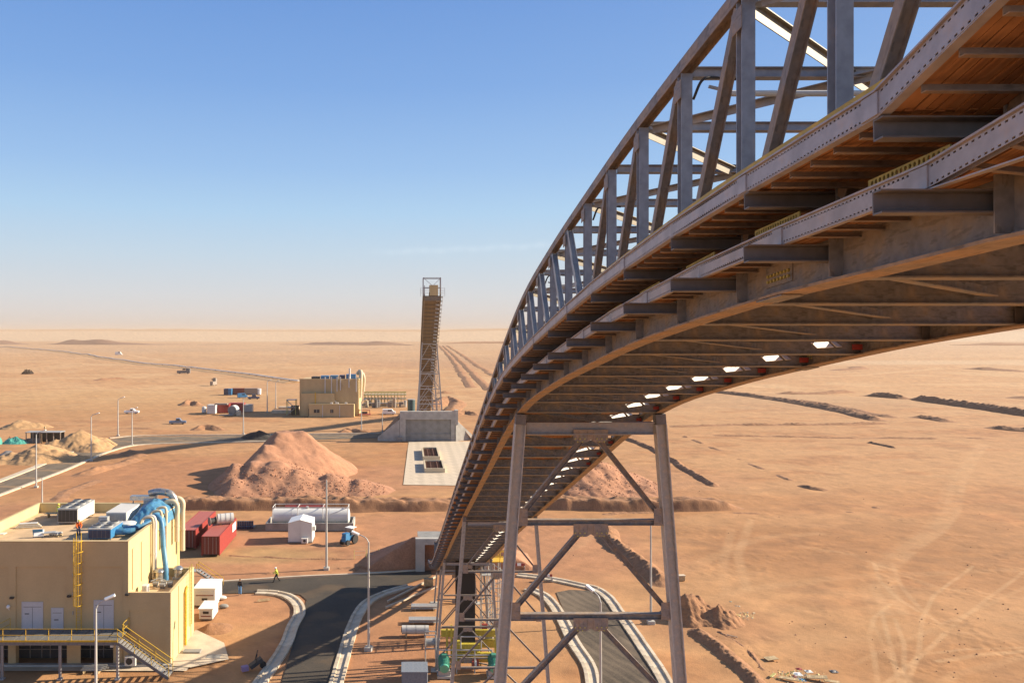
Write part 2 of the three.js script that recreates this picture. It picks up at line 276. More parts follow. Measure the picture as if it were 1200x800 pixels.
{
  const ds = [-300, -120, -40, 0, 20, 38, 50];
  for (let y = 866; y > 394.5; y -= (y > 470 ? .64 : .5)) ds.push(EYE * F / (y - HY));
  ds.push(4700, 5200, 5800, 6400, 7200, 8500, 11000);
  const cols = [-9000, -4500, -2200, -1200, -700, -420, -260, -170, -120, -80]; for (let p = -56; p <= 1256; p += 1.5) cols.push(p); cols.push(1290, 1340, 1420, 1560, 1800, 2300, 3400, 6000, 11000);
  const nr = ds.length, nc = cols.length, pos = new Float32Array(nr * nc * 3), col = new Float32Array(nr * nc * 3), uv = new Float32Array(nr * nc * 2);
  const c = [0, 0, 0], mixin = (q, k) => { c[0] += (q[0] - c[0]) * k; c[1] += (q[1] - c[1]) * k; c[2] += (q[2] - c[2]) * k; };
  for (let j = 0; j < nr; j++) for (let i = 0; i < nc; i++) {
    const d = ds[j], x = (cols[i] - CX) / F * Math.max(d, 55), o = j * nc + i;
    pos[o * 3] = x; pos[o * 3 + 1] = groundH(x, d); pos[o * 3 + 2] = -d; uv[o * 2] = x; uv[o * 2 + 1] = d;
    const a = fbm(x / 60, d / 60, 4, 301), b = fbm(x / 12, d / 7, 4, 305), e = fbm(x / 2.4, d / 2.0, 3, 309);
    c[0] = .60; c[1] = .335; c[2] = .16;
    mixin([.67, .41, .215], smooth(.45, .7, a)); mixin([.54, .275, .125], smooth(.5, .75, b) * .6); mixin([.72, .47, .265], smooth(.55, .75, fbm(x / 25, d / 14, 3, 313)) * .45);
    for (const [px, pd, rx, rd, q, k] of patches) { const r = ((x - px) / rx) ** 2 + ((d - pd) / rd) ** 2; if (r < 2.2) mixin(q, k * (1 - smooth(.25, 1.6, r + .9 * (b - .5)))); }
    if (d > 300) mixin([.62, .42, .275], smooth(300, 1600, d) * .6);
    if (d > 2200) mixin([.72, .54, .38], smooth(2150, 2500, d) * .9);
    const fine = .5 * (e - .5) * smooth(.35, .6, b); c[0] *= 1 + fine; c[1] *= 1 + fine; c[2] *= 1 + fine * .9;
    for (const [L, w, k] of tracks) { const q = distTo(L, x, d, w * 2.2); if (q < w * 2.2) { const wear = (.45 + .55 * smooth(.28, .55, fbm(x / 3.5, d / 3.5, 3, 317))); mixin([.80, .56, .34], .68 * k * wear * (1 - smooth(w * .5, w * 1.8, q))); } }
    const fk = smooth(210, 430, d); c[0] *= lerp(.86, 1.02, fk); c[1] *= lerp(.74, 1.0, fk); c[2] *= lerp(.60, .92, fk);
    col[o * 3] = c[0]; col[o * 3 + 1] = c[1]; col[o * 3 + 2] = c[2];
  }
  const idx = []; for (let j = 0; j < nr - 1; j++) for (let i = 0; i < nc - 1; i++) { const a = j * nc + i, b = a + 1, e = a + nc, g = e + 1; idx.push(a, b, e, b, g, e); }
  const g = new THREE.BufferGeometry(); g.setAttribute('position', new THREE.BufferAttribute(pos, 3)); g.setAttribute('color', new THREE.BufferAttribute(col, 3)); g.setAttribute('uv', new THREE.BufferAttribute(uv, 2)); g.setIndex(idx); g.computeVertexNormals();
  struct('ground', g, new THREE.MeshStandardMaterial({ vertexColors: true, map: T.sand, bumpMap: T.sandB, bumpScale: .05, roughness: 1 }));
}

// ridges of heaped earth: points on the ground, width, height; cross-section rough
function ridge(pts, w, h, o = {}) {
  const seed = o.seed || 1, curve = new THREE.CatmullRomCurve3(pts.map(([x, d]) => V(x, 0, d)), false, 'centripetal'), L = curve.getLength();
  const step = o.step || Math.max(.35, w / 14), n = Math.min(1400, Math.max(12, Math.round(L / step))), m = o.across || 18, pos = [], uv = [], idx = [];
  for (let i = 0; i <= n; i++) {
    const t = i / n, p = curve.getPointAt(t), tg = curve.getTangentAt(t), sx = tg.z, sz = -tg.x;      // to the left of the way
    const s = t * L, ends = Math.min(smooth(0, o.taper || w, s), smooth(0, o.taper || w, L - s));
    const lump = o.even ? .85 + .3 * fbm(s / w * .8, 3, 3, seed) : .35 + 1.2 * fbm(s / w * .55, 3, 4, seed + 3);
    const hh = h * ends * lump * (o.tall ? o.tall(t) : 1), gap = o.gaps ? smooth(o.gaps - .08, o.gaps + .08, fbm(s / w * .35, 9, 2, seed + 7)) : 1;
    for (let j = 0; j <= m; j++) {
      const a = j / m * 2 - 1, q = a * w / 2 * (.85 + .3 * fbm(s / w, a * 2 + 5, 2, seed + 11)), wig = w * .35 * (fbm(s / w / 2.5, 1, 2, seed + 5) - .5);
      const pr = o.profile ? o.profile(a) : (1 - Math.abs(a) ** 1.25);
      const x = p.x + sx * (q + wig), z = p.z + sz * (q + wig), edge = Math.abs(a) > .98 ? -.35 : 0;
      const y = hh * gap * pr * (.72 + .56 * fbm(x / (w * .16) + 50, z / (w * .16), 3, seed + 13)) + edge - .1 + (o.base ? groundH(x, -z) : 0);
      pos.push(x, y, z); uv.push(x, z);
    }
  }
  for (let i = 0; i < n; i++) for (let j = 0; j < m; j++) { const a = i * (m + 1) + j, b = a + 1, c = a + m + 1, e = c + 1; idx.push(a, b, c, b, e, c); }
  const g = new THREE.BufferGeometry(); g.setAttribute('position', new THREE.Float32BufferAttribute(pos, 3)); g.setAttribute('uv', new THREE.Float32BufferAttribute(uv, 2)); g.setIndex(idx); g.computeVertexNormals(); return g;
}
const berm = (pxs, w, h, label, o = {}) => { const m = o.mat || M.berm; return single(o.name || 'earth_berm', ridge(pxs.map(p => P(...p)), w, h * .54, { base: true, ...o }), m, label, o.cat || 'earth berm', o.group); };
function heap(fn, x0, x1, d0, d1, res) {
  const nx = Math.round((x1 - x0) / res), nd = Math.round((d1 - d0) / res), pos = [], uv = [], idx = [];
  for (let j = 0; j <= nd; j++) for (let i = 0; i <= nx; i++) { const x = x0 + (x1 - x0) * i / nx, d = d0 + (d1 - d0) * j / nd; pos.push(x, Math.max(-.6, fn(x, d)), -d); uv.push(x, d + .7 * fn(x, d)); }
  for (let j = 0; j < nd; j++) for (let i = 0; i < nx; i++) { const a = j * (nx + 1) + i, b = a + 1, c = a + nx + 1, e = c + 1; if (Math.max(pos[a * 3 + 1], pos[b * 3 + 1], pos[c * 3 + 1], pos[e * 3 + 1]) > -.45) idx.push(a, b, c, b, e, c); }
  const g = new THREE.BufferGeometry(); g.setAttribute('position', new THREE.Float32BufferAttribute(pos, 3)); g.setAttribute('uv', new THREE.Float32BufferAttribute(uv, 2)); g.setIndex(idx); g.computeVertexNormals(); return g;
}
const cones = (list, seed, rough = 1, lo = -1, west = 1, sc = 1) => (x, d) => {
  const wx = x + 2.2 * sc * (fbm(x / 6 / sc, d / 6 / sc, 3, seed) - .5), wd = d + 2.2 * sc * (fbm(x / 6 / sc + 9, d / 6 / sc, 3, seed + 1) - .5);
  let h = lo; for (const [cx, cd, hh, sl, flatTop = 0] of list) { const r = Math.hypot((wx - cx) * (wx < cx ? west : 1), wd - cd); const v = hh - sl * Math.max(0, r - flatTop); const k = 1.0, dd = clamp(.5 + .5 * (v - h) / k, 0, 1); h = lerp(h, v, dd) + k * dd * (1 - dd) * .5; }
  return h + rough * (.75 * (fbm(x / 2.2 / sc, d / 2.2 / sc, 4, seed + 3) - .5) - .55 * Math.abs(fbm(x / 1.5 / sc, d / 3.2 / sc, 3, seed + 7) - .5) + .12 + .34 * (fbm(x / .7 / sc, d / .7 / sc, 2, seed + 5) - .5)) * smooth(-.6, .8, h);
};
function rocksOn(fn, x0, x1, d0, d1, n, seed, smin, smax, where) {
  const r = rng(seed), list = [];
  for (let i = 0; i < n * 4 && list.length < n; i++) { const x = lerp(x0, x1, r()), d = lerp(d0, d1, r()), h = fn(x, d); if (h < .05 || (where && !where(x, d, h, r))) continue; list.push([x, h, d, lerp(smin, smax, r() ** 3), r() * 6, r() * 6]); }
  const g = new THREE.IcosahedronGeometry(1, 0), m = new THREE.InstancedMesh(g, M.heap, list.length), q = new THREE.Object3D();
  list.forEach(([x, h, d, s, a, b], i) => { q.position.set(x, h + s * .05, -d); q.rotation.set(a, b, a * b); q.scale.set(s, s * .55, s * .85); q.updateMatrix(); m.setMatrixAt(i, q.matrix); m.setColorAt(i, new THREE.Color().setRGB(.82 + .3 * ihash(i, 1, seed), .82 + .3 * ihash(i, 1, seed), .82 + .3 * ihash(i, 1, seed) + .08 * ihash(i, 3, seed))); });
  return m;
}
// the big heap left of the slab, the heap behind the steel bent, the small ones
{
  const A = cones([[-27, 170, 8.4, .62, 2.4], [-23.6, 171, 8.3, .74, 1.8], [-28.5, 163, 6.6, .55, 1], [-29.5, 156, 4.4, .50, 1], [-26, 155, 4.6, .42, 1], [-21, 152, 3.4, .36, 1], [-14.5, 151, 2.6, .36, 1], [-8.5, 150, 1.8, .33, 1], [-32, 149, 2.4, .42, 1], [-33.5, 156, 4.0, .5, 1]], 401, .6, -1, 1.75);
  single('spoil_heap', heap(A, -48, 4, 139, 190, .42), M.heap, 'largest reddish spoil heap, with a flat peak and a long tail beside the concrete slab', 'earth heap');
  stuff(rocksOn(A, -42, 0, 140, 160, 2200, 5, .05, .22, (x, d, h, r) => r() < .25 + 1.1 * smooth(.45, .65, fbm(x / 6, d / 3, 3, 409)) && h < 3.8 && x < -4), 'rocks');
  const B = cones([[31, 158, 7.0, .60, 1.5], [27, 156, 5.5, .5, 1], [37, 155, 4.4, .40, 1], [24, 154, 3, .4, 1], [33, 152, 4, .45, 1], [42, 152, 2.2, .32, 1]], 431);
  single('spoil_heap', heap(B, 12, 56, 141, 174, .42), M.heap, 'red spoil heap seen behind the diagonal braces of the nearest steel bent', 'earth heap');
  stuff(rocksOn(B, 18, 48, 143, 156, 1200, 7, .05, .20), 'rocks');
  const C0 = P(825, 728), C = cones([[C0[0] - 1.2, C0[1] + 1.2, 2.4, .85, .3], [C0[0] + 1.4, C0[1], 1.5, .6, .2], [C0[0] - 2.6, C0[1] + 1.5, 1.4, .7], [C0[0] + .2, C0[1] + 1.6, 2.0, .8]], 441, 1.2, -1, 1.6, .5);
  single('soil_heap', heap(C, C0[0] - 7, C0[0] + 6, C0[1] - 6, C0[1] + 7, .14), M.berm, 'small dark soil heap right beside the right leg of the nearest bent', 'earth heap');
  const D0 = P(84, 528), D = cones([[D0[0], D0[1] + 6, 4.4, .55, .5], [D0[0] - 5, D0[1] + 3, 2.5, .5], [D0[0] + 5, D0[1] + 1, 1.8, .4]], 451);
  single('sand_heap', heap(D, D0[0] - 16, D0[0] + 16, D0[1] - 8, D0[1] + 18, .35), M.heapPale, 'pointed pale sand heap at the right end of the long low shed', 'sand heap');
  const E0 = P(40, 541), E = cones([[E0[0], E0[1] + 4, 3.5, .45, .8], [E0[0] - 6, E0[1] + 2, 2.1, .4], [E0[0] + 4, E0[1] + 3, 2.4, .45], [E0[0] - 9, E0[1] - 3, 1.3, .4], [E0[0] + 9, E0[1] + 3, 1.2, .35]], 461);
  single('sand_heap', heap(E, E0[0] - 20, E0[0] + 18, E0[1] - 8, E0[1] + 16, .35), M.heapPale, 'broad pale sand heap in front of the green tarpaulin by the left road', 'sand heap');
  const G0 = P(20, 502), G = cones([[G0[0], G0[1] + 3, 2.6, .4], [G0[0] + 5, G0[1] + 3, 1.6, .4]], 465);
  single('sand_heap', heap(G, G0[0] - 12, G0[0] + 14, G0[1] - 8, G0[1] + 12, .5), M.heapPale, 'small lone sand heap on the flat beyond the long low shed', 'sand heap');
  const H0 = P(303, 514), Hh = cones([[H0[0], H0[1] + 2, 2.0, .5, .6], [H0[0] - 2, H0[1] + 2, 1.6, .5]], 467);
  single('asphalt_heap', heap(Hh, H0[0] - 8, H0[0] + 8, H0[1] - 4, H0[1] + 8, .35), std(.05, .047, .045, { map: T.soil, roughness: 1 }), 'small dark heap on the road edge behind the peak of the largest spoil heap', 'gravel heap');
}
// the cut bank across the site and the other berms
single('earth_bank', ridge([[-43, 136], [-30, 135.4], [-12, 136], [4, 135.5], [22, 136], [40, 135.6], [50, 136], [57, 138]], 8, 1.75, { seed: 31, even: true, across: 34, step: .4, taper: 6, profile: a => a > 0 ? 1 - smooth(.0, .98, a) : 1 - smooth(.62, .96, -a) }), M.berm, 'long low bank of brown earth running across below both spoil heaps', 'earth bank');
{
  const bg = 'thin ridges of dozed earth on the open desert';
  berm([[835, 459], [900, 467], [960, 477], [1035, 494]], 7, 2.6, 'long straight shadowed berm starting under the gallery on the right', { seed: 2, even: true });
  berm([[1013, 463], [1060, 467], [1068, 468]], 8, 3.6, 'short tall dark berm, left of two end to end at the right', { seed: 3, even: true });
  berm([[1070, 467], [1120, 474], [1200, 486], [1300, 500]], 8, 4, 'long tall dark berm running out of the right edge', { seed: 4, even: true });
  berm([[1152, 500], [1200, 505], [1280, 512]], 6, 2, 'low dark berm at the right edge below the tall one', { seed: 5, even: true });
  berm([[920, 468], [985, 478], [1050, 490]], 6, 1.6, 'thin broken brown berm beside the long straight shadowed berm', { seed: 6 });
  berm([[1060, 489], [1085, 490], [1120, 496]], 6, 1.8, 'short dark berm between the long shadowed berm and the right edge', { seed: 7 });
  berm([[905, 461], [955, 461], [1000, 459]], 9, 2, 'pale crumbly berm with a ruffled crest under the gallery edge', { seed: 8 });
  berm([[1186, 467], [1215, 466]], 12, 3.2, 'dark mound cut by the right edge', { seed: 9, even: true, name: 'earth_mound' });
  berm([[782, 500], [860, 498], [950, 498], [1045, 496]], 4, 1.1, 'row of low rubble running level right of the bent leg, upper of two', { seed: 10, step: .3 });
  berm([[785, 509], [880, 511], [1000, 513], [1160, 514]], 3, .7, 'row of low rubble running level right of the bent leg, lower of two', { seed: 11, step: .3, gaps: .45 });
  berm([[726, 511], [752, 521], [775, 532], [800, 548], [838, 571]], 2.6, 1.3, 'narrow dark furrow bank running down to the right from behind the bent leg', { seed: 12, even: true, step: .25 });
  berm([[800, 511], [848, 530], [890, 548], [930, 564]], 2.2, .6, 'faint broken furrow bank right of the narrow dark one', { seed: 13, gaps: .4, step: .25 });
  berm([[936, 568], [955, 573], [977, 575]], 2.6, 1.7, 'short thick dark berm at the end of the broken furrow', { seed: 14, even: true, step: .2, tall: () => .6 });
  berm([[700, 603], [760, 600], [860, 602], [1005, 600]], 1.8, .55, 'thin level row of soil lumps just in front of the long bank', { seed: 15, gaps: .42, step: .15 });
  berm([[1016, 518], [1052, 526]], 2, .9, 'short thin dark scrape on the open ground at right', { seed: 16, even: true, step: .2 });
  berm([[1022, 596], [1034, 594]], 2, .8, 'single small dark clod heap on the open ground right of the soil rows', { seed: 17, even: true, step: .1, name: 'earth_mound' });
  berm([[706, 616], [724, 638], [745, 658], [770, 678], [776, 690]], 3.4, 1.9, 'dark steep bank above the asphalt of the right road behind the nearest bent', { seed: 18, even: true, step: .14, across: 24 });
  berm([[806, 734], [830, 752], [862, 778], [900, 812]], 2.2, 1.1, 'dug trench bank running from the soil heap out of the lower edge', { seed: 19, step: .1, across: 22, even: true });
  berm([[838, 738], [870, 757], [900, 788]], .9, .35, 'low spoil line right beside the dug trench bank', { seed: 20, step: .1 });
  berm([[446, 590], [500, 592], [530, 591]], 2.6, 1.7, 'row of separate dark earth lumps right of the bank below the slab', { seed: 21, step: .12, gaps: .46 });
  berm([[515, 405], [535, 428], [552, 455]], 7, 2.4, 'left dark trench bank converging toward the tower foot', { seed: 22, even: true, tall: () => .6 });
  berm([[519, 405], [545, 428], [562, 445], [576, 458]], 7, 2.4, 'middle dark trench bank converging toward the tower foot', { seed: 23, even: true, tall: () => .6 });
  berm([[524, 405], [555, 425], [580, 441]], 7, 2.2, 'right dark trench bank converging toward the tower foot', { seed: 24, tall: () => .55 });
  berm([[530, 487], [545, 484], [562, 487]], 5, 2, 'dark earth bank right behind the headwall top', { seed: 25, even: true });
  berm([[505, 478], [525, 468], [535, 476], [530, 484]], 8, 3, 'lumpy red earth mound at the foot of the inclined tower', { seed: 26, name: 'earth_mound' });
  berm([[508, 461], [532, 460]], 8, 2.4, 'dark ridge of earth at the right of the tower foot', { seed: 27, even: true });
  berm([[225, 505], [240, 502], [262, 505]], 5, 2.4, 'dark rubble mound beyond the left road', { seed: 28, name: 'rubble_mound', cat: 'rubble' });
  berm([[213, 476], [222, 472], [234, 476]], 5, 2.4, 'pale rubble mound left of the red containers', { seed: 29, name: 'rubble_mound', cat: 'rubble' });
  berm([[395, 508], [412, 504], [425, 507], [440, 505]], 4, 1.5, 'red earth ridge along the road left of the headwall', { seed: 30 });
  berm([[112, 446], [130, 444], [151, 443]], 9, 2.2, 'low pale ridge on the far left flat', { seed: 32 });
  berm([[85, 560], [105, 553], [140, 543], [165, 536]], 5, 1.6, 'crumbly red bank along the near side of the left road', { seed: 33, step: .3 });
  berm([[140, 535], [152, 531], [166, 536]], 6, 2.0, 'rounded dark mound where the red bank meets the left road', { seed: 34, name: 'earth_mound', even: true });
  berm([[60, 590], [90, 572], [118, 560]], 4, .8, 'faint ruffled bank below the left road', { seed: 35, step: .3 });
  berm([[975, 434], [1010, 432], [1000, 430]], 14, 2.2, 'far pale mound under the gallery at right', { seed: 36, name: 'earth_mound' });
  berm([[1130, 432], [1170, 434], [1215, 436]], 20, 4, 'far pale ruffled ridge near the right edge', { seed: 37 });
  berm([[398, 575], [420, 571], [452, 579]], 3.2, 1.2, 'small red hump at the end of the tail of the largest spoil heap', { seed: 38, name: 'earth_mound' });
  berm([[128, 503], [145, 502], [183, 503]], 3, .7, 'thin dark line of soil beyond the left road', { seed: 39 });
  berm([[262, 650], [300, 652], [350, 654], [420, 656]], 1.2, .3, 'low scraped soil line in front of the white shed', { seed: 40, step: .1 });
  berm([[300, 672], [360, 668], [425, 664]], 1.4, .35, 'low soil line along the cross road below the white shed', { seed: 41, step: .1, gaps: .4 });
  berm([[413, 670], [422, 664], [434, 668]], .9, .6, 'little soil mound at the foot of the tall lamp pole', { seed: 42, step: .1, name: 'earth_mound', even: true });
}
M.bermFar = std(.36, .22, .15, { map: T.soil, roughness: 1 });
// low broken ridges on the far plain
{
  const pts = (l) => l.map(p => P(...p));
  struct('hills', ridge(pts([[-60, 403], [60, 403.2], [170, 403.4], [235, 403]]), 80, 9, { seed: 51, step: 14, gaps: .4 }), M.bermFar);
  struct('hills', ridge(pts([[225, 403.6], [300, 403.2], [420, 403.8], [482, 403.6]]), 70, 6.5, { seed: 52, step: 14, gaps: .42 }), M.bermFar);
  struct('hills', ridge(pts([[520, 402.2], [560, 402], [640, 402.4]]), 70, 6, { seed: 53, step: 14 }), M.berm);
  struct('hills', ridge(pts([[1120, 404], [1200, 404.2], [1300, 404]]), 80, 6, { seed: 54, step: 14 }), M.berm);
  const far = (pxs, d, w, h, seed) => struct('hills', ridge(pxs.map(p => [(p - CX) * d / F, d]), w, h, { seed, step: 45, base: true, across: 10 }), M.heapPale);
  far([-100, 150, 330, 520, 700], 6600, 900, 16, 55); far([900, 1100, 1400], 6800, 900, 14, 56);
}
// stones scattered over the near and middle ground
{
  const r = rng(77), list = [];
  for (let i = 0; i < 2600; i++) { const py = 560 + 260 * r() ** .8, px = -20 + 1240 * r(); const [x, d] = P(px, py); if (flatness(x, d) > .3) continue; const k = fbm(x / 9, d / 9, 3, 503); if (r() > smooth(.42, .62, k)) continue; list.push([x, groundH(x, d), d, .025 + .11 * r() ** 6, r()]); }
  const m = new THREE.InstancedMesh(new THREE.IcosahedronGeometry(1, 0), M.rock, list.length), q = new THREE.Object3D();
  list.forEach(([x, h, d, s, a], i) => { q.position.set(x, h + s * .1, -d); q.rotation.set(a * 9, a * 31, a * 5); q.scale.set(s, s * .6, s * .8); q.updateMatrix(); m.setMatrixAt(i, q.matrix); m.setColorAt(i, new THREE.Color().setRGB(.75 + .3 * ihash(i, 1, 3), .75 + .3 * ihash(i, 1, 3), .75 + .35 * ihash(i, 1, 3))); });
  stuff(m, 'stones');
}

// ------------------------------------------------------------------ roads and kerbs
const outline = pxs => pxs.map(p => P(...p));
struct('road', sheet(outline([[312, 900], [330, 800], [340, 765], [350, 730], [357, 712], [359, 703], [352, 697], [330, 694], [260, 695.5], [195, 698], [195, 686.5], [250, 683], [350, 677], [430, 673], [505, 668], [506, 675], [470, 686], [445, 694], [428, 705], [417, 722], [405, 745], [397, 770], [388, 800], [368, 900]]), .02), M.asphalt);
struct('road', sheet(outline([[652, 694], [668, 691], [690, 692], [706, 702], [722, 724], [745, 757], [768, 795], [790, 840], [815, 900], [722, 900], [709, 840], [702, 800], [693, 778], [676, 748], [662, 718]]), .02, -.36), M.asphaltWorn);
struct('road', sheet(outline([[-260, 660], [-80, 594], [0, 565], [41, 549], [69, 537], [97, 525], [122, 516], [150, 511.5], [300, 510], [446, 508], [446, 513], [300, 517], [160, 521], [130, 528], [106, 537], [76, 550], [42, 563], [0, 579], [-80, 608], [-260, 680]]), .02), M.asphaltPale);
// kerbs: two raised lines with a gutter between
const kerbPoly = [[-.62, -.1], [.62, -.1], [.62, .16], [.34, .17], [.31, .02], [-.28, .02], [-.31, .13], [-.62, .12]];
function kerb(pxs, poly = kerbPoly, name = 'kerb', m = M.kerb) {
  const c = new THREE.CatmullRomCurve3(pxs.map(p => { const [x, d] = P(...p); return V(x, .02, d); }), false, 'centripetal');
  return struct(name, sweep(c.getSpacedPoints(Math.round(c.getLength() / .8)), poly), m);
}
function kerbStones(pxs) {
  const c = new THREE.CatmullRomCurve3(pxs.map(p => { const [x, d] = P(...p); return V(x, .02, d); }), false, 'centripetal'), L = c.getLength(), n = Math.round(L / 1.25), g = new THREE.Group();
  g.name = numbered('kerb'); g.userData.kind = 'structure'; scene.add(g); const o = c.getPointAt(.5); g.position.copy(o);
  const tones = [M.kerb, std(.73, .61, .46, { map: T.conc, roughness: .9 }), std(.84, .73, .57, { map: T.conc, roughness: .9 })];
  for (let i = 0; i < n; i++) { const a = ihash(i, 3, n), b = ihash(i, 5, n), p = [0, .5, .985].map(t => { const q = c.getPointAt(Math.min(1, (i + t) / n)).sub(o); q.y += .035 * (a - .5); q.x += .03 * (b - .5); return q; }); part(g, 'kerb_stone', sweep(p, kerbPoly), tones[Math.floor(ihash(i, 7, n) * 3)]); }
}
kerbStones([[288, 830], [304, 801], [320, 779], [335, 755], [343, 734], [351, 718], [347, 706], [334, 698], [318, 695], [300, 694.5]]);
kerbStones([[376, 860], [394, 800], [404, 765], [412, 738], [421, 718], [432, 705], [450, 696], [480, 687]]);
kerbStones([[700, 830], [695, 800], [690, 780], [672, 752], [657, 722], [646, 706], [634, 696], [618, 690]]);
kerbStones([[792, 830], [778, 796], [757, 763], [727, 720], [712, 700], [697, 690], [680, 686], [655, 680.5], [634, 677], [606, 674]]);
const thinKerb = [[-.4, -.1], [.4, -.1], [.4, .14], [-.4, .14]];
kerb([[-90, 596], [0, 563.5], [41, 547.5], [69, 535.5], [97, 523.5], [120, 515]], [[-.8, -.1], [.8, -.1], [.8, .14], [-.8, .14]]);
kerb([[-90, 613], [0, 580], [42, 564], [76, 551], [106, 538], [130, 528.5], [160, 521.6], [230, 519], [300, 517.6], [360, 516]], thinKerb);
kerb([[128, 513.4], [160, 510.8], [300, 509.4], [446, 507.4]], thinKerb);
kerb([[250, 682.4], [350, 676], [430, 672.4], [490, 668.6]], [[-.16, -.1], [.16, -.1], [.16, .12], [-.16, .12]]);

// ------------------------------------------------------------------ the conveyor gallery overhead and its steel bents
const XL = 3.4, GW = 4.1, OV = .74, BAY = 1.73, Z0 = 1.02;      // left girder, width between girders, walkway overhang, bay length
const profile = [[-14, 30.72], [0, 30.68], [4.36, 30.53], [5.5, 30.45], [7.43, 30.31], [11.4, 29.86], [14.3, 29.42], [18, 28.8], [22.5, 27.86], [27, 26.45], [32, 24.55], [38, 22.3], [44.8, 19.75], [52, 17.0], [60, 13.9], [67.9, 10.75], [72, 9.2], [77, 7.25], [84, 4.75], [92, 2.5], [99, 1.2], [110, .9]];
function hb(z) {
  let i = 0; while (i < profile.length - 2 && z > profile[i + 1][0]) i++;
  const p = j => profile[clamp(j, 0, profile.length - 1)], sl = j => (p(j + 1)[1] - p(j - 1)[1]) / (p(j + 1)[0] - p(j - 1)[0]);
  const [x0, y0] = p(i), [x1, y1] = p(i + 1), L = x1 - x0, t = (z - x0) / L;
  return y0 * (1 + 2 * t) * (1 - t) ** 2 + sl(i) * L * t * (1 - t) ** 2 + y1 * t * t * (3 - 2 * t) + sl(i + 1) * L * t * t * (t - 1);
}
const G = (u, v, z) => V(XL + u, hb(z) + v + (v > .55 ? .27 * Math.max(0, 4.48 - z) : u < -.02 && v > .28 ? .14 * Math.max(0, 4.48 - z) : 0), z), ZK = k => Z0 + BAY * k;
const along = (u, v, z0, z1, n) => Array.from({ length: n + 1 }, (_, i) => G(u, v, lerp(z0, z1, i / n)));
const normalAt = z => new THREE.Vector3(0, 1, -(-(hb(z + .2) - hb(z - .2)) / .4)).normalize();     // square to the slope, upward
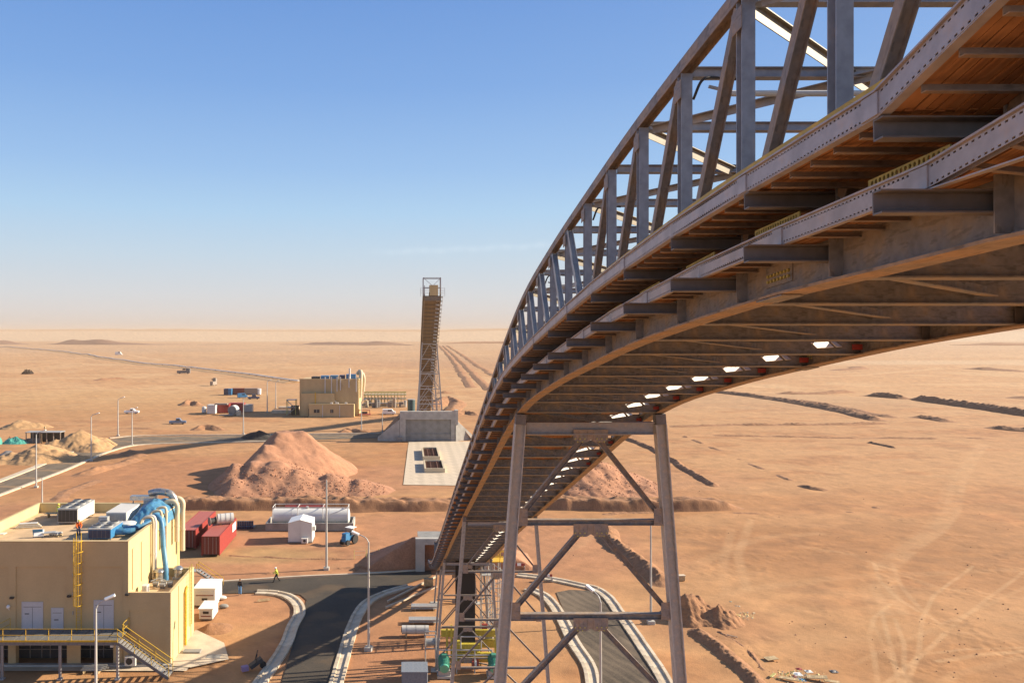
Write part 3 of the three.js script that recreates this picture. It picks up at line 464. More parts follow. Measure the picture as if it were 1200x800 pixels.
{
  const g = thing('conveyor_gallery', 'steel truss conveyor gallery curving down from the upper right into the portal', 'conveyor gallery', [XL + GW / 2, 0, 40]);
  const kid = (name, gs, m, parent = g) => { const o = join(gs); o.translate(-(XL + GW / 2), 0, 40); return part(parent, name, o, m); };
  const K0 = -5, K1 = 54, N = K1 - K0;
  // girders
  for (const u of [0, GW]) {
    const pts = along(u, u ? .115 : .275, ZK(K0), ZK(K1), N * 2);
    const web = sweep(pts, u ? secI(.05, .21, .012, .012) : secI(.05, .52, .012, .012), { plumb: true });
    const girder = kid('main_girder', web, M.under);
    for (const v of u ? [-.012, .231] : [-.012, .543]) { const f = sweep(along(u, v, ZK(K0), ZK(K1), N * 2), secBox(.24, .022), { plumb: true }); f.translate(-(XL + GW / 2), 0, 40); part(girder, 'flange', f, v < .2 ? M.flange : M.under); }
  }
  // walkway edge channels, perforated along both edges near the camera
  function channel(u, vc, h, flip) {
    const out = [], s = flip ? -1 : 1;
    for (let k = K0; k < K1; k++) {
      const z0 = ZK(k), z1 = ZK(k + 1), near = k >= -1 && k < 9 && !flip;
      for (const e of [-1, 1]) { const w = vc < .5 ? .045 : .06; out.push(sweep([G(u + s * w / 2, vc + e * (h / 2 - .004), z0), G(u + s * w / 2, vc + e * (h / 2 - .004), z1)], secBox(w, .008), { plumb: true })); }
      const lip = .02; out.push(sweep([G(u + s * -.004, vc + h / 2 + .006, z0), G(u + s * -.004, vc + h / 2 + .006, z1)], secBox(.03, .012), { plumb: true }));
      if (!near) { out.push(bar(G(u, vc, z0), G(u, vc, z1), secBox(.008, h - .016), { plumb: true })); continue; }
      const sh = new THREE.Shape([[0, -h / 2 + .008], [BAY - .004, -h / 2 + .008], [BAY - .004, h / 2 - .008], [0, h / 2 - .008]].map(p => new THREE.Vector2(...p)));
      const step = .046;
      for (let a = .06; a < BAY - .05; a += step) for (const b of [-h / 2 + .02, h / 2 - .02]) { const q = new THREE.Path(); q.moveTo(a, b - .006); q.lineTo(a, b + .006); q.lineTo(a + .022, b + .006); q.lineTo(a + .022, b - .006); q.closePath(); sh.holes.push(q); }
      const x = flat(new THREE.ExtrudeGeometry(sh, { depth: .006, bevelEnabled: false })), p = x.attributes.position;
      for (let i = 0; i < p.count; i++) { const w = G(u + p.getZ(i) - .003, vc + p.getY(i), z0 + p.getX(i)); p.setXYZ(i, w.x, w.y, w.z); }
      x.computeVertexNormals(); out.push(x); out.push(bar(G(u + .05, vc, z0), G(u + .05, vc, z1), secBox(.006, h - .02), { plumb: true }));
    }
    return out;
  }
  kid('edge_channel', channel(-OV, .755, .145), M.chan); kid('edge_channel', channel(-.46, .342, .14), M.chan); kid('edge_channel', channel(GW + OV, .755, .145, true), M.chan);
  // the joint plates where two lengths of channel meet
  for (const k of [2, 3, 5, 7, 9, 12, 15]) for (const [u, vc] of [[-OV, .755], [-.46, .342]]) { const z = ZK(k) - .02; kid('joint_plate', bar(G(u - .008, vc, z), G(u - .008, vc, z + .16), secBox(.008, .13), { plumb: true }), M.chan); }
  const deckV = .70;
  for (let k = K0; k <= K1; k++) {
    const z = ZK(k), up = normalAt(z), far = k > 30;
    kid('cross_beam', bar(G(.02, .155, z), G(GW - .02, .155, z), secI(.15, .30), { up }), M.under);
    kid('lower_bracket', bar(G(-OV, .203, z), G(-.006, .203, z), far ? secBox(.08, .135) : secC(.09, .135, .01), { up }), M.brack);
    kid('upper_bracket', bar(G(-OV + .005, .618, z), G(.55, .618, z), far ? secBox(.08, .125) : secC(.09, .125, .01), { up }), M.brack);
    kid('upper_bracket', bar(G(GW - .3, .595, z), G(GW + OV - .005, .595, z), secBox(.08, .125), { up }), M.brack);
    kid('floor_beam', bar(G(.551, .60, z), G(GW - .301, .60, z), secBox(.08, .10), { up }), M.under);
    if (k > -2 && k < 20) { kid('stiffener', bar(G(-.06, .02, z - .05), G(-.06, .53, z - .05), secBox(.11, .012)), M.under); kid('stiffener', bar(G(GW - .06, .02, z - .05), G(GW - .06, .21, z - .05), secBox(.11, .012)), M.brack); }
    if (k < K1) {
      const z1 = ZK(k + 1);
      // plan bracing
      kid('plan_brace', bar(G(.12, .13, z + .09), G(GW / 2 + .35, .13, z1 - .09), secL(.11, .11, .012)), M.under);
      // joists and decks
      for (let j = 1; j <= 5; j++) if (!far || j === 2) {
        const zj = lerp(z, z1, j / 6), uj = normalAt(zj);
        if (k < 24) { kid('joist', bar(G(-OV + .075, .672, zj), G(.5, .672, zj), secL(.045, .05, .006), { up: uj }), M.steelBrown); kid('joist', bar(G(-.46 + .05, .30, zj), G(-.01, .30, zj), secL(.04, .045, .006), { up: uj }), M.steelBrown); }
      }
      const planks = (u0, u1, v, name, nearK) => {
        if (k >= nearK || k < -1) { kid(name, bar(G((u0 + u1) / 2, v + .02, z + .004), G((u0 + u1) / 2, v + .02, z1 - .004), secBox(u1 - u0, .03), { plumb: true }), M.plank); return; }
        const n = Math.round((u1 - u0) / .062), w = (u1 - u0) / n, rows = [[], [], []];
        for (let i = 0; i < n; i++) { const a = ihash(i, k, 5), bb = ihash(i, k, 6); rows[Math.floor(a * 3)].push(bar(G(u0 + (i + .5) * w, v + .016 + .012 * bb, z - .01 - .03 * a), G(u0 + (i + .5) * w, v + .016 + .012 * ihash(i, k, 7), z1 + .01 + .03 * bb), secBox(w * (.78 + .16 * bb), .024), { plumb: true })); }
        rows.forEach((r, i) => { if (r.length) { const o = kid(name, r, M.planks[i]); o.userData.kind = 'stuff'; } });
        kid('deck_plate', bar(G((u0 + u1) / 2, v + .05, z + .004), G((u0 + u1) / 2, v + .05, z1 - .004), secBox(u1 - u0, .008), { plumb: true }), M.steelBrown);
      };
      planks(-OV + .08, 0, deckV, 'deck_planks', 14); planks(-.46 + .05, -.02, .33, 'walkway_planks', 12); planks(.004, 3.95, deckV, 'deck_planks', 4);
      // open grating on the right walkway
      const bars = []; for (const i of [0, 4]) bars.push(bar(G(GW + .1 + i * .15, .75, z), G(GW + .1 + i * .15, .75, z1), secBox(.012, .05), { plumb: true }));
      kid('walkway_grating', bars, M.galv);
      // white slotted guard plates beside the right girder, one pair in each bay
      if (k > 5 && k < 44) {
        const nn = new THREE.Vector3(.5, .72, .48).normalize(), p = new THREE.Vector3(.48, 0, -.5).normalize(), q = nn.clone().cross(p).normalize(); if (q.y < 0) q.negate();
        const o0 = G(2.88, .035, z1 - .92), plates = [];
        for (const [a, len] of [[0, .2], [.215, .2], [.43, .2], [.645, .2], [1.0, .3]]) { const c0 = o0.clone().addScaledVector(p, a), c1 = o0.clone().addScaledVector(p, a + len); plates.push(sweep([c0.addScaledVector(q, 0), c1.addScaledVector(q, 0)], [[-.005, -.06], [.005, -.06], [.005, .06], [-.005, .06]].map(([a1, b1]) => [a1, b1]), { up: q })); }
        kid('guard_plate', plates, M.white);
        if (k < 18) kid('red_guard', bar(G(GW - .24, .10, z + 1.5), G(GW - .08, .10, z + 1.5), secBox(.02, .09)), M.red);
      }
    }
    // the truss on top
    for (const u of [0, GW]) {
      kid('truss_vertical', bar(G(u, u ? .25 : .56, z), G(u, 3.05, z), secI(.135, .135, .012, .01), { up: new THREE.Vector3(0, 0, 1) }), M.steelBlue);
      if (k < K1) { const rev = k >= 8, a = rev ? k + 1 : k, b = rev ? k : k + 1; kid('truss_diagonal', bar(G(u, 3.02, ZK(a) + (rev ? -.1 : .1)), G(u, .62, ZK(b) + (rev ? .1 : -.1)), secI(.11, .115, .01, .01), { up: new THREE.Vector3(1, 0, 0) }), rev ? M.steelBlue : M.steelBrown); }
      if (k < 22) kid('gusset_plate', bar(G(u - .09, 2.84, z - .12), G(u - .09, 2.84, z + .12), secBox(.01, .22), { plumb: true }), M.steelBrown);
    }
    kid('roof_beam', bar(G(.09, 3.07, z), G(GW - .09, 3.07, z), secI(.11, .13, .01, .009), { up }), M.steel);
    if (k + 2 <= K1 && (k & 1) === 0) { const z2 = ZK(k + 2); kid('roof_brace', bar(G(.1, 3.04, z + .1), G(GW - .1, 3.04, z2 - .1), [[-.03, -.075], [-.018, -.075], [-.018, .063], [.03, .063], [.03, .075], [-.03, .075]]), M.braceTan); kid('roof_brace', bar(G(.1, 3.0, z2 - .1), G(GW - .1, 3.0, z + .1), secLt(.1, .1, .01)), M.steel); }
    if (k >= 40 && k < K1) kid('side_sheet', bar(G(GW + .1, 1.9, z + .01), G(GW + .1, 1.9, ZK(k + 1) - .01), secBox(.02, 2.3), { plumb: true }), M.steel);
    if (k >= 44 && k < K1) kid('roof_sheet', bar(G(GW / 2, 3.17, z + .01), G(GW / 2, 3.17, ZK(k + 1) - .01), secBox(GW, .02), { plumb: true }), M.steel);
  }
  for (const u of [0, GW]) kid('top_chord', sweep(along(u, 3.13, ZK(K0), ZK(K1), N * 2), secH(.15, .155, .012, .01), { plumb: true }), M.steelBrown);
  for (const u of [1.35, 2.75]) kid('stringer', sweep(along(u, .42, ZK(K0), ZK(K1), N), secI(.1, .2), { plumb: true }), M.under);
  kid('conveyor_belt', sweep(along(GW / 2, 1.25, ZK(K0), ZK(43), N), [[-.75, .12], [-.35, -.02], [.35, -.02], [.75, .12], [.75, .14], [.35, 0], [-.35, 0], [-.75, .14]], { plumb: true }), M.rubber);
  // yellow perforated strip behind the lower channel, yellow toe boards above the upper one
  const strip = [];
  for (let k = 2; k < 7; k++) {
    const z0 = ZK(k) + .04, LN = .8, h = .105, sh = new THREE.Shape([[0, 0], [LN, 0], [LN, h], [0, h]].map(p => new THREE.Vector2(...p)));
    for (let r = 0; r < 2; r++) for (let a = .03 + (r ? .022 : 0); a < LN - .03; a += .044) { const q = new THREE.Path(); q.absellipse(a, .029 + r * .047, .0145, .018, 0, Math.PI * 2, true); const pts = q.getPoints(3); const pp = new THREE.Path(pts.slice(0, -1)); sh.holes.push(pp); }
    const x = flat(new THREE.ExtrudeGeometry(sh, { depth: .01, bevelEnabled: false, curveSegments: 4 })), p = x.attributes.position;
    for (let i = 0; i < p.count; i++) { const w = G(-.3 + p.getZ(i), .44 + p.getY(i), z0 + p.getX(i)); p.setXYZ(i, w.x, w.y, w.z); }
    x.computeVertexNormals(); strip.push(x);
  }
  kid('perforated_strip', strip, M.paleYellow);
  kid('toe_board', [sweep(along(-OV + .12, .90, ZK(1), ZK(6), 10), secBox(.02, .10), { plumb: true })], M.yellow);
  // splice plates and their bolts
  for (const [u, z, s] of [[-.012, 6.95, -1], [GW + .01, 14.6, -1]]) {
    const sp = kid('splice_plate', bar(G(u, .27, z), G(u, .27, z + .5), secBox(.012, .36), { plumb: true }), M.under);
    for (let i = 0; i < 7; i++) for (const v of [.14, .19, .35, .40]) kid('bolt', rod(G(u + s * .004, v, z + .05 + i * .065), G(u + s * .025, v, z + .05 + i * .065), .016, 6), M.paleYellow, sp);
    kid('flange_splice', bar(G(u, -.035, z), G(u, -.035, z + .5), secBox(.2, .012), { plumb: true }), M.under);
  }
  // strip lamps hung under the roof beams (unlit)
  for (const k of [5, 11]) { const z = ZK(k) - .5; kid('lamp_tube', rod(G(.3, 2.62, z), G(2.1, 2.62, z), .035, 10), M.whitePaint); kid('lamp_bracket', bar(G(.1, 2.7, z), G(.35, 2.64, z), secBox(.03, .03)), M.galv); }
  // cable loops at the top corners
  for (const k of [5, 8, 11]) { const z = ZK(k); kid('cable', tube([G(.1, 2.75, z), G(.18, 2.95, z - .1), G(.36, 3.0, z - .05), G(.62, 3.0, z)], .018, 6), M.dark); }
}

// steel bents
function bent(z, label, k = 1) {
  const top = hb(z) - .03, X0 = XL, X1 = XL + GW, B = .0775;
  const b = thing('support_bent', label, 'steel bent', [(X0 + X1) / 2, 0, z]), cx = (X0 + X1) / 2;
  const L = h => X0 - cx - B * (top - h), R = h => X1 - cx + B * (top - h), W = (x, h, dz = 0) => new THREE.Vector3(x, h, -dz);
  const up = new THREE.Vector3(0, 0, 1);
  for (const f of [L, R]) {
    part(b, 'leg', bar(W(f(top - .3), top - .3), W(f(0), 0), secH(.32 * k, .32 * k, .03 * k, .02), { up }), M.leg);
    part(b, 'cap_plate', bar(W(f(top - .3), top - .3), W(f(top), top), secBox(.3 * k, .3 * k), { up }), M.brack);
    if (z > 60) part(b, 'base_plate', move(roundBox(.9, .06, .9, .02), f(0), 0, 0), M.conc);
  }
  const step = 2.78; let h = top - .42, i = 0;
  const plate = (x, y, w, hh) => { const s = new THREE.Shape([[-w / 2, hh / 2], [w / 2, hh / 2], [w / 2, -hh * .28], [w * .4, -hh / 2], [w * .12, -hh / 2], [0, -hh * .3], [-w * .12, -hh / 2], [-w * .4, -hh / 2], [-w / 2, -hh * .28]].map(p => new THREE.Vector2(...p)).reverse()); const g = new THREE.ExtrudeGeometry(s, { depth: .02, bevelEnabled: false }); g.translate(x, y, .09); return g; };
  while (h > (z > 60 ? .3 : -1) && h > 0) {
    part(b, 'cross_strut', bar(W(L(h) + .2, h), W(R(h) - .2, h), i ? secI(.2 * k, .17 * k, .014, .012) : secI(.26 * k, .36 * k, .02, .014)), i ? M.steelBrown : M.steel);
    const nh = h - step; if (nh < -.3 && z <= 60) break;
    const y0 = h - (i ? .22 : .34), y1 = Math.max(nh, .15) + .2, cxm = (L(h) + R(h)) / 2;
    const gp = part(b, 'gusset_plate', plate(cxm, h - .22, 1.02 * (k < 1 ? .8 : 1), .38), M.steelBrown);
    if (z < 50) for (const sx of [-1, 1]) for (let q = 0; q < 5; q++) part(gp, 'bolt', rod(W(cxm + sx * (.18 + q * .07), h - .3 - (q % 2) * .09, -.108), W(cxm + sx * (.18 + q * .07), h - .3 - (q % 2) * .09, -.135), .022, 6), M.paleYellow);
    for (const [f, s] of [[L, 1], [R, -1]]) {
      part(b, 'brace', bar(W(cxm - s * .28, y0 - .05), W(f(y1) + s * .24, y1), secH(.15 * k, .17 * k, .012, .012), { up }), M.steelBrown);
      if (z < 50) part(b, 'corner_gusset', bar(W(f(y1) + s * .42, y1 - .02, -.1), W(f(y1) + s * .12, y1 - .02, -.1), secBox(.02, .5), { up: new THREE.Vector3(0, 1, 0) }), M.steelBrown);
    }
    h = nh; i++;
  }
  return b;
}
bent(ZK(13), 'nearest tall steel bent with K braces, its legs running out of the lower edge');
bent(ZK(26), 'second steel bent, seen through the open left half of the nearest one', .62);
bent(ZK(40), 'third steel bent, standing around the black hanging belt', .66);
bent(ZK(44), 'short steel bent behind the black hanging belt, farthest that can be seen', .55);
bent(ZK(50), 'lowest short steel bent just before the concrete portal', .55);

// ------------------------------------------------------------------ the plant building at lower left
M.grate = std(.21, .205, .19, { map: T.steel, roughness: .7 });
const X = (px, d) => (px - CX) * d / F, Hh = (py, d) => EYE - (py - HY) * d / F;
{
  const b = thing('plant_building', 'large tan plant building with crowded flat roof at the lower left', 'building', [-32, 0, 79]);
  const kid = (name, gs, m, parent = b) => { const o = join(gs); o.translate(32, 0, 79); return part(parent, name, o, m); };
  const x0 = -40.4, x1 = -24.96, xa = -21.15, f = 71.2, bk = 87.2, ba = 79.0, H = 11.1, HA = 6.5, RF = 10.15;
  // front wall with recessed bays: the plane lies 8 cm back, bands and pilasters stand proud
  kid('wall', [box(x0, x1, 2.95, H, f + .09, f + .34)], M.wallTan);
  kid('wall', [box(x1 - .25, x1, 0, H, f + .34, bk - .3)], M.wall);
  kid('wall', [box(x0, x0 + .25, 0, H, f + .34, bk - .3)], M.wall); kid('wall', [box(x0, x1, 0, H, bk - .299, bk)], M.wall);
  const band = kid('wall_band', [box(x0, x1, 8.87, H - .003, f, f + .088)], M.wallTan);
  const pil = [[9, 18], [78, 94], [144, 150.4]];
  kid('pilaster', [box(x0, X(0, f) - 1.2, 0, 8.868, f, f + .088)], M.wallTan);
  for (const [a, c] of pil) kid('pilaster', [box(X(a, f), Math.min(X(c, f), x1), 0, 8.868, f, f + .088)], M.wallTan);
  kid('coping', [box(x0 - .04, x1 + .04, H, H + .07, f - .04, f + .36)], M.wallTan); kid('coping', [box(x1 - .28, x1 + .04, H, H + .07, f + .361, bk + .04)], M.wall); kid('coping', [box(x0 - .04, x0 + .28, H, H + .07, f + .361, bk + .04)], M.wall); kid('coping', [box(x0 + .281, x1 - .281, H, H + .07, bk - .3, bk + .04)], M.wall);
  kid('roof', [box(x0 + .25, x1 - .25, RF - .25, RF, f + .34, bk - .3)], M.roofTan);
  // right wall: shallow pilasters
  for (const d of [72.2, 74.6, 78.6, 82.4, 86.6]) kid('pilaster', [box(x1, x1 + .07, d < 79 ? HA : 0, 10.2, d, d + .5)], M.wall);
  // ground floor: columns, dark glazed bays set back
  for (const [a, c] of [[-40, -30], [9, 18], [78.5, 87.5], [132, 143]]) kid('column', [box(X(a, f), X(c, f), 0, 2.94, f + .09, f + .6)], M.wallTan);
  kid('glazed_front', [box(x0 + .3, x1 - .3, .1, 2.9, f + 1.5, f + 1.6)], M.dark);
  kid('base_slab', [box(x0, xa + .2, -.2, .22, f - .35, f + .085)], M.conc);
  for (const px of [26, 40, 50, 62, 74, 98, 114, 126]) kid('mullion', [box(X(px, f) - .03, X(px, f) + .03, .1, 2.9, f + 1.42, f + 1.497)], M.steelBrown);
  for (const h of [.9, 1.9]) kid('transom', [box(x0 + .4, x1 - .4, h, h + .06, f + 1.36, f + 1.418)], M.steelBrown);
  // doors on the landing
  for (const [a, c, y, lab] of [[25.5, 49, 706, 2], [60, 73, 713, 1], [110, 132, 704, 2]]) {
    const xa0 = X(a, f), xb = X(c, f), t = Hh(y, f), dm = kid('door', [box(xa0, xb, 3.3, t, f + .045, f + .088)], M.door);
    for (const e of [[xa0 - .06, xa0, 3.3, t + .06], [xb, xb + .06, 3.3, t + .06]]) kid('door_frame', [box(...e, f + .02, f + .089)], M.door, dm);
    kid('door_frame', [box(xa0, xb, t, t + .06, f + .02, f + .089)], M.door, dm);
    if (lab === 2) kid('door_gap', [box((xa0 + xb) / 2 - .012, (xa0 + xb) / 2 + .012, 3.32, t - .45, f + .036, f + .044)], M.dark, dm);
    kid('louvre', [box(xa0 + .1, xb - .1, t - .42, t - .38, f + .03, f + .044)], M.brack, dm);
    kid('closer', [box(xa0 + .22, xa0 + .6, t - 1.05, t - .98, f + .02, f + .044)], M.dark, dm);
  }
  for (const [px, py] of [[14, 700], [81, 698], [149, 696]]) kid('wall_light', [box(X(px, f) - .16, X(px, f) + .16, Hh(py, f) - .08, Hh(py, f) + .08, f - .22, f - .002)], M.dark);
  const gl = new THREE.SphereGeometry(.17, 14, 10); gl.translate(X(10.5, f), Hh(710, f), -(f - .2)); kid('globe_light', [gl, rod(V(X(10.5, f), Hh(710, f) - .35, f), V(X(10.5, f), Hh(710, f) - .15, f - .2), .03, 6)], M.white);
  // annex
  kid('annex_wall', [box(x1, xa, 0, HA, f + .08, f + .3)], M.wallTan); kid('annex_wall', [box(xa - .25, xa, 0, HA, f + .301, ba - .25)], M.wall); kid('annex_wall', [box(x1 + .071, xa, 0, HA, ba - .249, ba)], M.wall);
  kid('annex_band', [box(x1 + .002, xa, 4.95, HA - .002, f, f + .079)], M.wallTan);
  kid('annex_pilaster', [box(x1 + .002, X(151, f), .2, 4.948, f, f + .079)], M.wallTan); kid('annex_pilaster', [box(X(193, f), xa, .2, 4.948, f, f + .079)], M.wallTan);
  kid('annex_coping', [box(x1 + .075, xa + .03, HA, HA + .06, f - .03, f + .3)], M.wallTan); kid('annex_coping', [box(xa - .27, xa + .03, HA, HA + .06, f + .301, ba + .03)], M.wall);
  kid('annex_roof', [box(x1 + .071, xa - .25, 5.45, 5.65, f + .301, ba - .25)], M.roofTan);
  for (const d of [73.6, 77.8]) kid('annex_pilaster', [box(xa, xa + .06, 0, 6.4, d, d + .45)], M.wall);
  // downpipe in orange and the yellow ladder frame on the annex side
  const dp = X(217.5, 76.1); kid('downpipe', [rod(V(xa + .16, .2, 75.4), V(xa + .16, 5.2, 75.4), .12, 10), rod(V(xa + .16, 5.1, 75.4), V(xa + .16, 5.6, 75.9), .12, 10)], M.yellow);
  const lad = []; for (const d of [76.4, 77.1]) lad.push(rod(V(xa + .3, 1.6, d), V(xa + .3, 7.4, d), .035, 6)); for (let h = 1.8; h < 6.6; h += .32) lad.push(rod(V(xa + .3, h, 76.4), V(xa + .3, h, 77.1), .02, 5)); kid('side_ladder', lad, M.gearYellow);
  // caged ladder up the front
  const lx = X(93.5, f), lf = f - .3, cage = kid('caged_ladder', [rod(V(lx - .22, 3.3, lf), V(lx - .22, H + .9, lf), .035, 6), rod(V(lx + .22, 3.3, lf), V(lx + .22, H + .9, lf), .035, 6)], M.yellow);
  for (let h = 3.6; h < H; h += .3) kid('rung', [rod(V(lx - .22, h, lf), V(lx + .22, h, lf), .018, 5)], M.yellow, cage);
  for (let h = 5.6; h < H + .6; h += .95) { const pts = []; for (let i = 0; i <= 10; i++) { const a = Math.PI * i / 10; pts.push(V(lx - .4 * Math.cos(a), h, lf - .62 * Math.sin(a))); } kid('cage_hoop', [sweep(pts, secBox(.014, .06))], M.yellow, cage); }
  for (const a of [.18, .35, .5, .65, .82]) kid('cage_strip', [rod(V(lx - .4 * Math.cos(a * Math.PI), 5.6, lf - .62 * Math.sin(a * Math.PI)), V(lx - .4 * Math.cos(a * Math.PI), H + .55, lf - .62 * Math.sin(a * Math.PI)), .018, 5)], M.yellow, cage);
  for (let i = 0; i < 4; i++) kid('conduit', [rod(V(lx - .62, 4.6 + i * 1.7, f - .06), V(lx - .62, 4.9 + i * 1.7, f - .06), .05, 6)], M.galv);
  // wall pipes on the right side: beige ones with an elbow over the parapet
  const elbow = (d, out, r, low, m, nm) => { const pts = [V(x1 - .9, H + .2, d - .3), V(x1 - .7, H + .62, d - .1), V(x1 + out * .4, H + .72, d), V(x1 + out, H + .35, d), V(x1 + out, H - .8, d)]; kid(nm, [tube(pts, r, 12, 26), rod(V(x1 + out, H - .78, d), V(x1 + out, low, d), r, 12), cyl(x1 + out, low + (H - low) * .45, d, r + .04, .1, 12)], m); };
  elbow(77.9, .3, .15, HA - .6, M.offWhite, 'wall_duct'); elbow(77.4, .25, .12, HA - .6, M.beige, 'wall_duct'); elbow(80.2, .2, .14, 8, M.beige, 'wall_duct'); elbow(81.8, .2, .14, 7.8, M.beige, 'wall_duct'); elbow(84.6, .5, .27, 7.6, M.beige, 'wall_duct'); elbow(86.2, .65, .27, 6.2, M.beige, 'wall_duct');
  // landing in front: grating panels, kerb, posts, rails
  const px1 = X(139, 68.6), d0 = 68.3, PH = 3.28;
  for (let i = 0; i < 14; i++) { const a = x0 - .4 + (px1 - x0 + .4) * i / 14, c = x0 - .4 + (px1 - x0 + .4) * (i + 1) / 14; kid('landing_panel', [box(a + .03, c - .03, PH - .05, PH - .01 + .012 * (i % 2), d0 + .05, f - .02)], M.grate); }
  kid('landing_beam', [box(x0 - .4, px1, PH - .3, PH - .055, d0 - .02, d0 + .1)], M.brack); kid('landing_beam', [box(x0 - .4, px1, PH - .3, PH - .055, f - .2, f - .03)], M.brack);
  kid('toe_board', [box(x0 - .4, px1, PH - .04, PH + .12, d0 + .0, d0 + .03)], M.yellow);
  for (const px of [2, 70, 137.5]) { const x = X(px, 68.4); kid('landing_post', [bar(V(x, 0, d0 + .1), V(x, PH - .3, d0 + .1), secH(.2, .2, .015, .012), { up: new THREE.Vector3(0, 0, 1) }), box(x - .2, x + .2, 0, .12, d0 - .1, d0 + .3)], px > 100 ? M.pole : M.steel); }
  const rail = (a, c, name = 'handrail', h = [.55, 1.08]) => { const g = []; for (const q of h) g.push(rod(a.clone().add(new THREE.Vector3(0, q, 0)), c.clone().add(new THREE.Vector3(0, q, 0)), .024, 6)); const n = Math.max(1, Math.round(a.distanceTo(c) / 1.9)); for (let i = 0; i <= n; i++) { const p = a.clone().lerp(c, i / n); g.push(rod(p, p.clone().add(new THREE.Vector3(0, h.at(-1), 0)), .028, 6)); } kid(name, g, M.yellow); };
  rail(V(x0 - .3, PH, d0 + .05), V(px1 - .05, PH, d0 + .05)); rail(V(px1, PH, d0 + 1.4), V(px1, PH, f - .1));
  rail(V(X(-6, 69), PH, d0 + .9), V(X(5.5, 70), PH, f - .3));
  // stairs down to the right
  const sx0 = px1, sx1 = X(198, 68.4), n = 17, y1 = .1;
  for (const dd of [d0 - .05, d0 + 1.15]) { const s = V(sx0, PH - .12, dd), e = V(sx1, y1, dd); kid('stair_stringer', [bar(s, e, secBox(.05, .26))], M.brack); kid('stair_rail', [bar(s.clone().add(new THREE.Vector3(0, 1.2, 0)), e.clone().add(new THREE.Vector3(0, 1.2, 0)), ring(.032, 8)), bar(s.clone().add(new THREE.Vector3(0, .7, 0)), e.clone().add(new THREE.Vector3(0, .7, 0)), ring(.026, 8)), ...[0, .33, .66, 1].map(t => { const p = s.clone().lerp(e, t); return rod(p, p.clone().add(new THREE.Vector3(0, 1.2, 0)), .028, 6); })], M.yellow); }
  for (let i = 0; i < n; i++) { const t = (i + .5) / n, x = lerp(sx0, sx1, t), h = lerp(PH - .05, y1 + .1, t); kid('stair_tread', [box(x - .14, x + .14, h - .03, h, d0, d0 + 1.1)], M.galv); }
  // air conditioner at the foot of the annex
  const ac = kid('air_conditioner', [move(roundBox(1.0, .8, .45, .04), X(155, f) , .25, f - .45)], M.offWhite); kid('fan_grille', [(() => { const g = new THREE.TorusGeometry(.27, .03, 8, 20); g.translate(X(154, f), .66, -(f - .68)); return g; })(), (() => { const g = new THREE.CircleGeometry(.27, 20); g.translate(X(154, f), .66, -(f - .679)); return g; })()], M.dark, ac);
  kid('fascia_box', [box(X(131, f) - .1, X(131, f) + .15, 1.7, 2.4, f - .2, f + .05)], M.white);
}
// things under and beside the landing
{
  struct('pavement', [sheet([[-21.14, 71.0], [-19.2, 70.6], [-16.2, 72.4], [-17.5, 76.2], [-20.9, 79.4], [-21.14, 79.4]], .1), sheet([[-41, 70.0], [-19.4, 70.0], [-19.4, 70.82], [-41, 70.82]], .06)], M.concPale);
  const s = P(193, 787); single('step_block', [move(roundBox(1.6, .16, .7, .03), X(225, 74), .1, 74)], M.concDark, 'small grey step on the pavement beside the orange downpipe', 'step');
  const c = P(250, 770); single('drain_cover', [move(roundBox(1.3, .1, .8, .02), c[0], .02, c[1])], M.concDark, 'grey square drain cover at the shadow edge right of the stairs', 'drain cover');
  const rk = thing('steel_rack', 'low rack of grey steel sections lying under the landing', 'steel rack', [X(108, 70), .1, 69.9]);
  for (let i = 0; i < 7; i++) part(rk, 'steel_section', bar(new THREE.Vector3(-.9 + .1 * i, .15 + (i % 3) * .13, .25 - i * .09), new THREE.Vector3(.95 + .07 * i, .15 + (i % 3) * .13, .2 - i * .08), secC(.08, .12)), M.galv);
  for (const x of [-.6, .7]) part(rk, 'bearer', box(x - .06, x + .06, -.08, .09, -.5, .5), M.plywood);
  const rb = P(247, 736); single('rubble_mound', heap(cones([[rb[0], rb[1], .6, .5], [rb[0] + .9, rb[1] + .2, .35, .4]], 601, .4), rb[0] - 2.4, rb[0] + 2.6, rb[1] - 1.8, rb[1] + 1.8, .12), M.berm, 'small reddish rubble mound beside the pavement below the white cabins', 'rubble');
}
// ------------------------------------------------------------------ on the roofs
const RFH = 10.15;
function condenser(name, label, x, d, w, h, l, mFront, mSide, fans, turn = 0) {
  const t = thing(name, label, 'condenser unit', [x, RFH, d], turn);
  part(t, 'casing', [box(-w / 2, w / 2, .18, h, 0, l)], mSide);
  part(t, 'coil_face', [box(-w / 2 + .05, w / 2 - .05, .25, h - .06, -.03, -.002)], mFront);
  for (let i = 1; i < 5; i++) part(t, 'coil_frame', [box(-w / 2 + .05 + (w - .1) * i / 5 - .015, -w / 2 + .05 + (w - .1) * i / 5 + .015, .25, h - .06, -.045, -.031)], M.brack);
  part(t, 'top_frame', [box(-w / 2 - .03, w / 2 + .03, h, h + .08, -.04, l + .03)], M.galv);
  for (let i = 0; i < fans; i++) { const z = l * (i + .5) / fans; for (const sx of w > 1.7 ? [-1, 1] : [0]) { const r = Math.min(l / fans, w / (w > 1.7 ? 2 : 1)) * .42; const f = part(t, 'fan_ring', [cyl(sx * w / 4, h + .08, z, r, .16, 20)], M.galv); part(f, 'fan', [cyl(sx * w / 4, h + .241, z, r * .88, .01, 20)], M.dark); } }
  for (const [sx, z] of [[-1, .2], [1, .2], [-1, l - .2], [1, l - .2]]) part(t, 'foot', [box(sx * (w / 2 - .12) - .06, sx * (w / 2 - .12) + .06, 0, .179, z - .06, z + .06)], M.brack);
  return t;
}
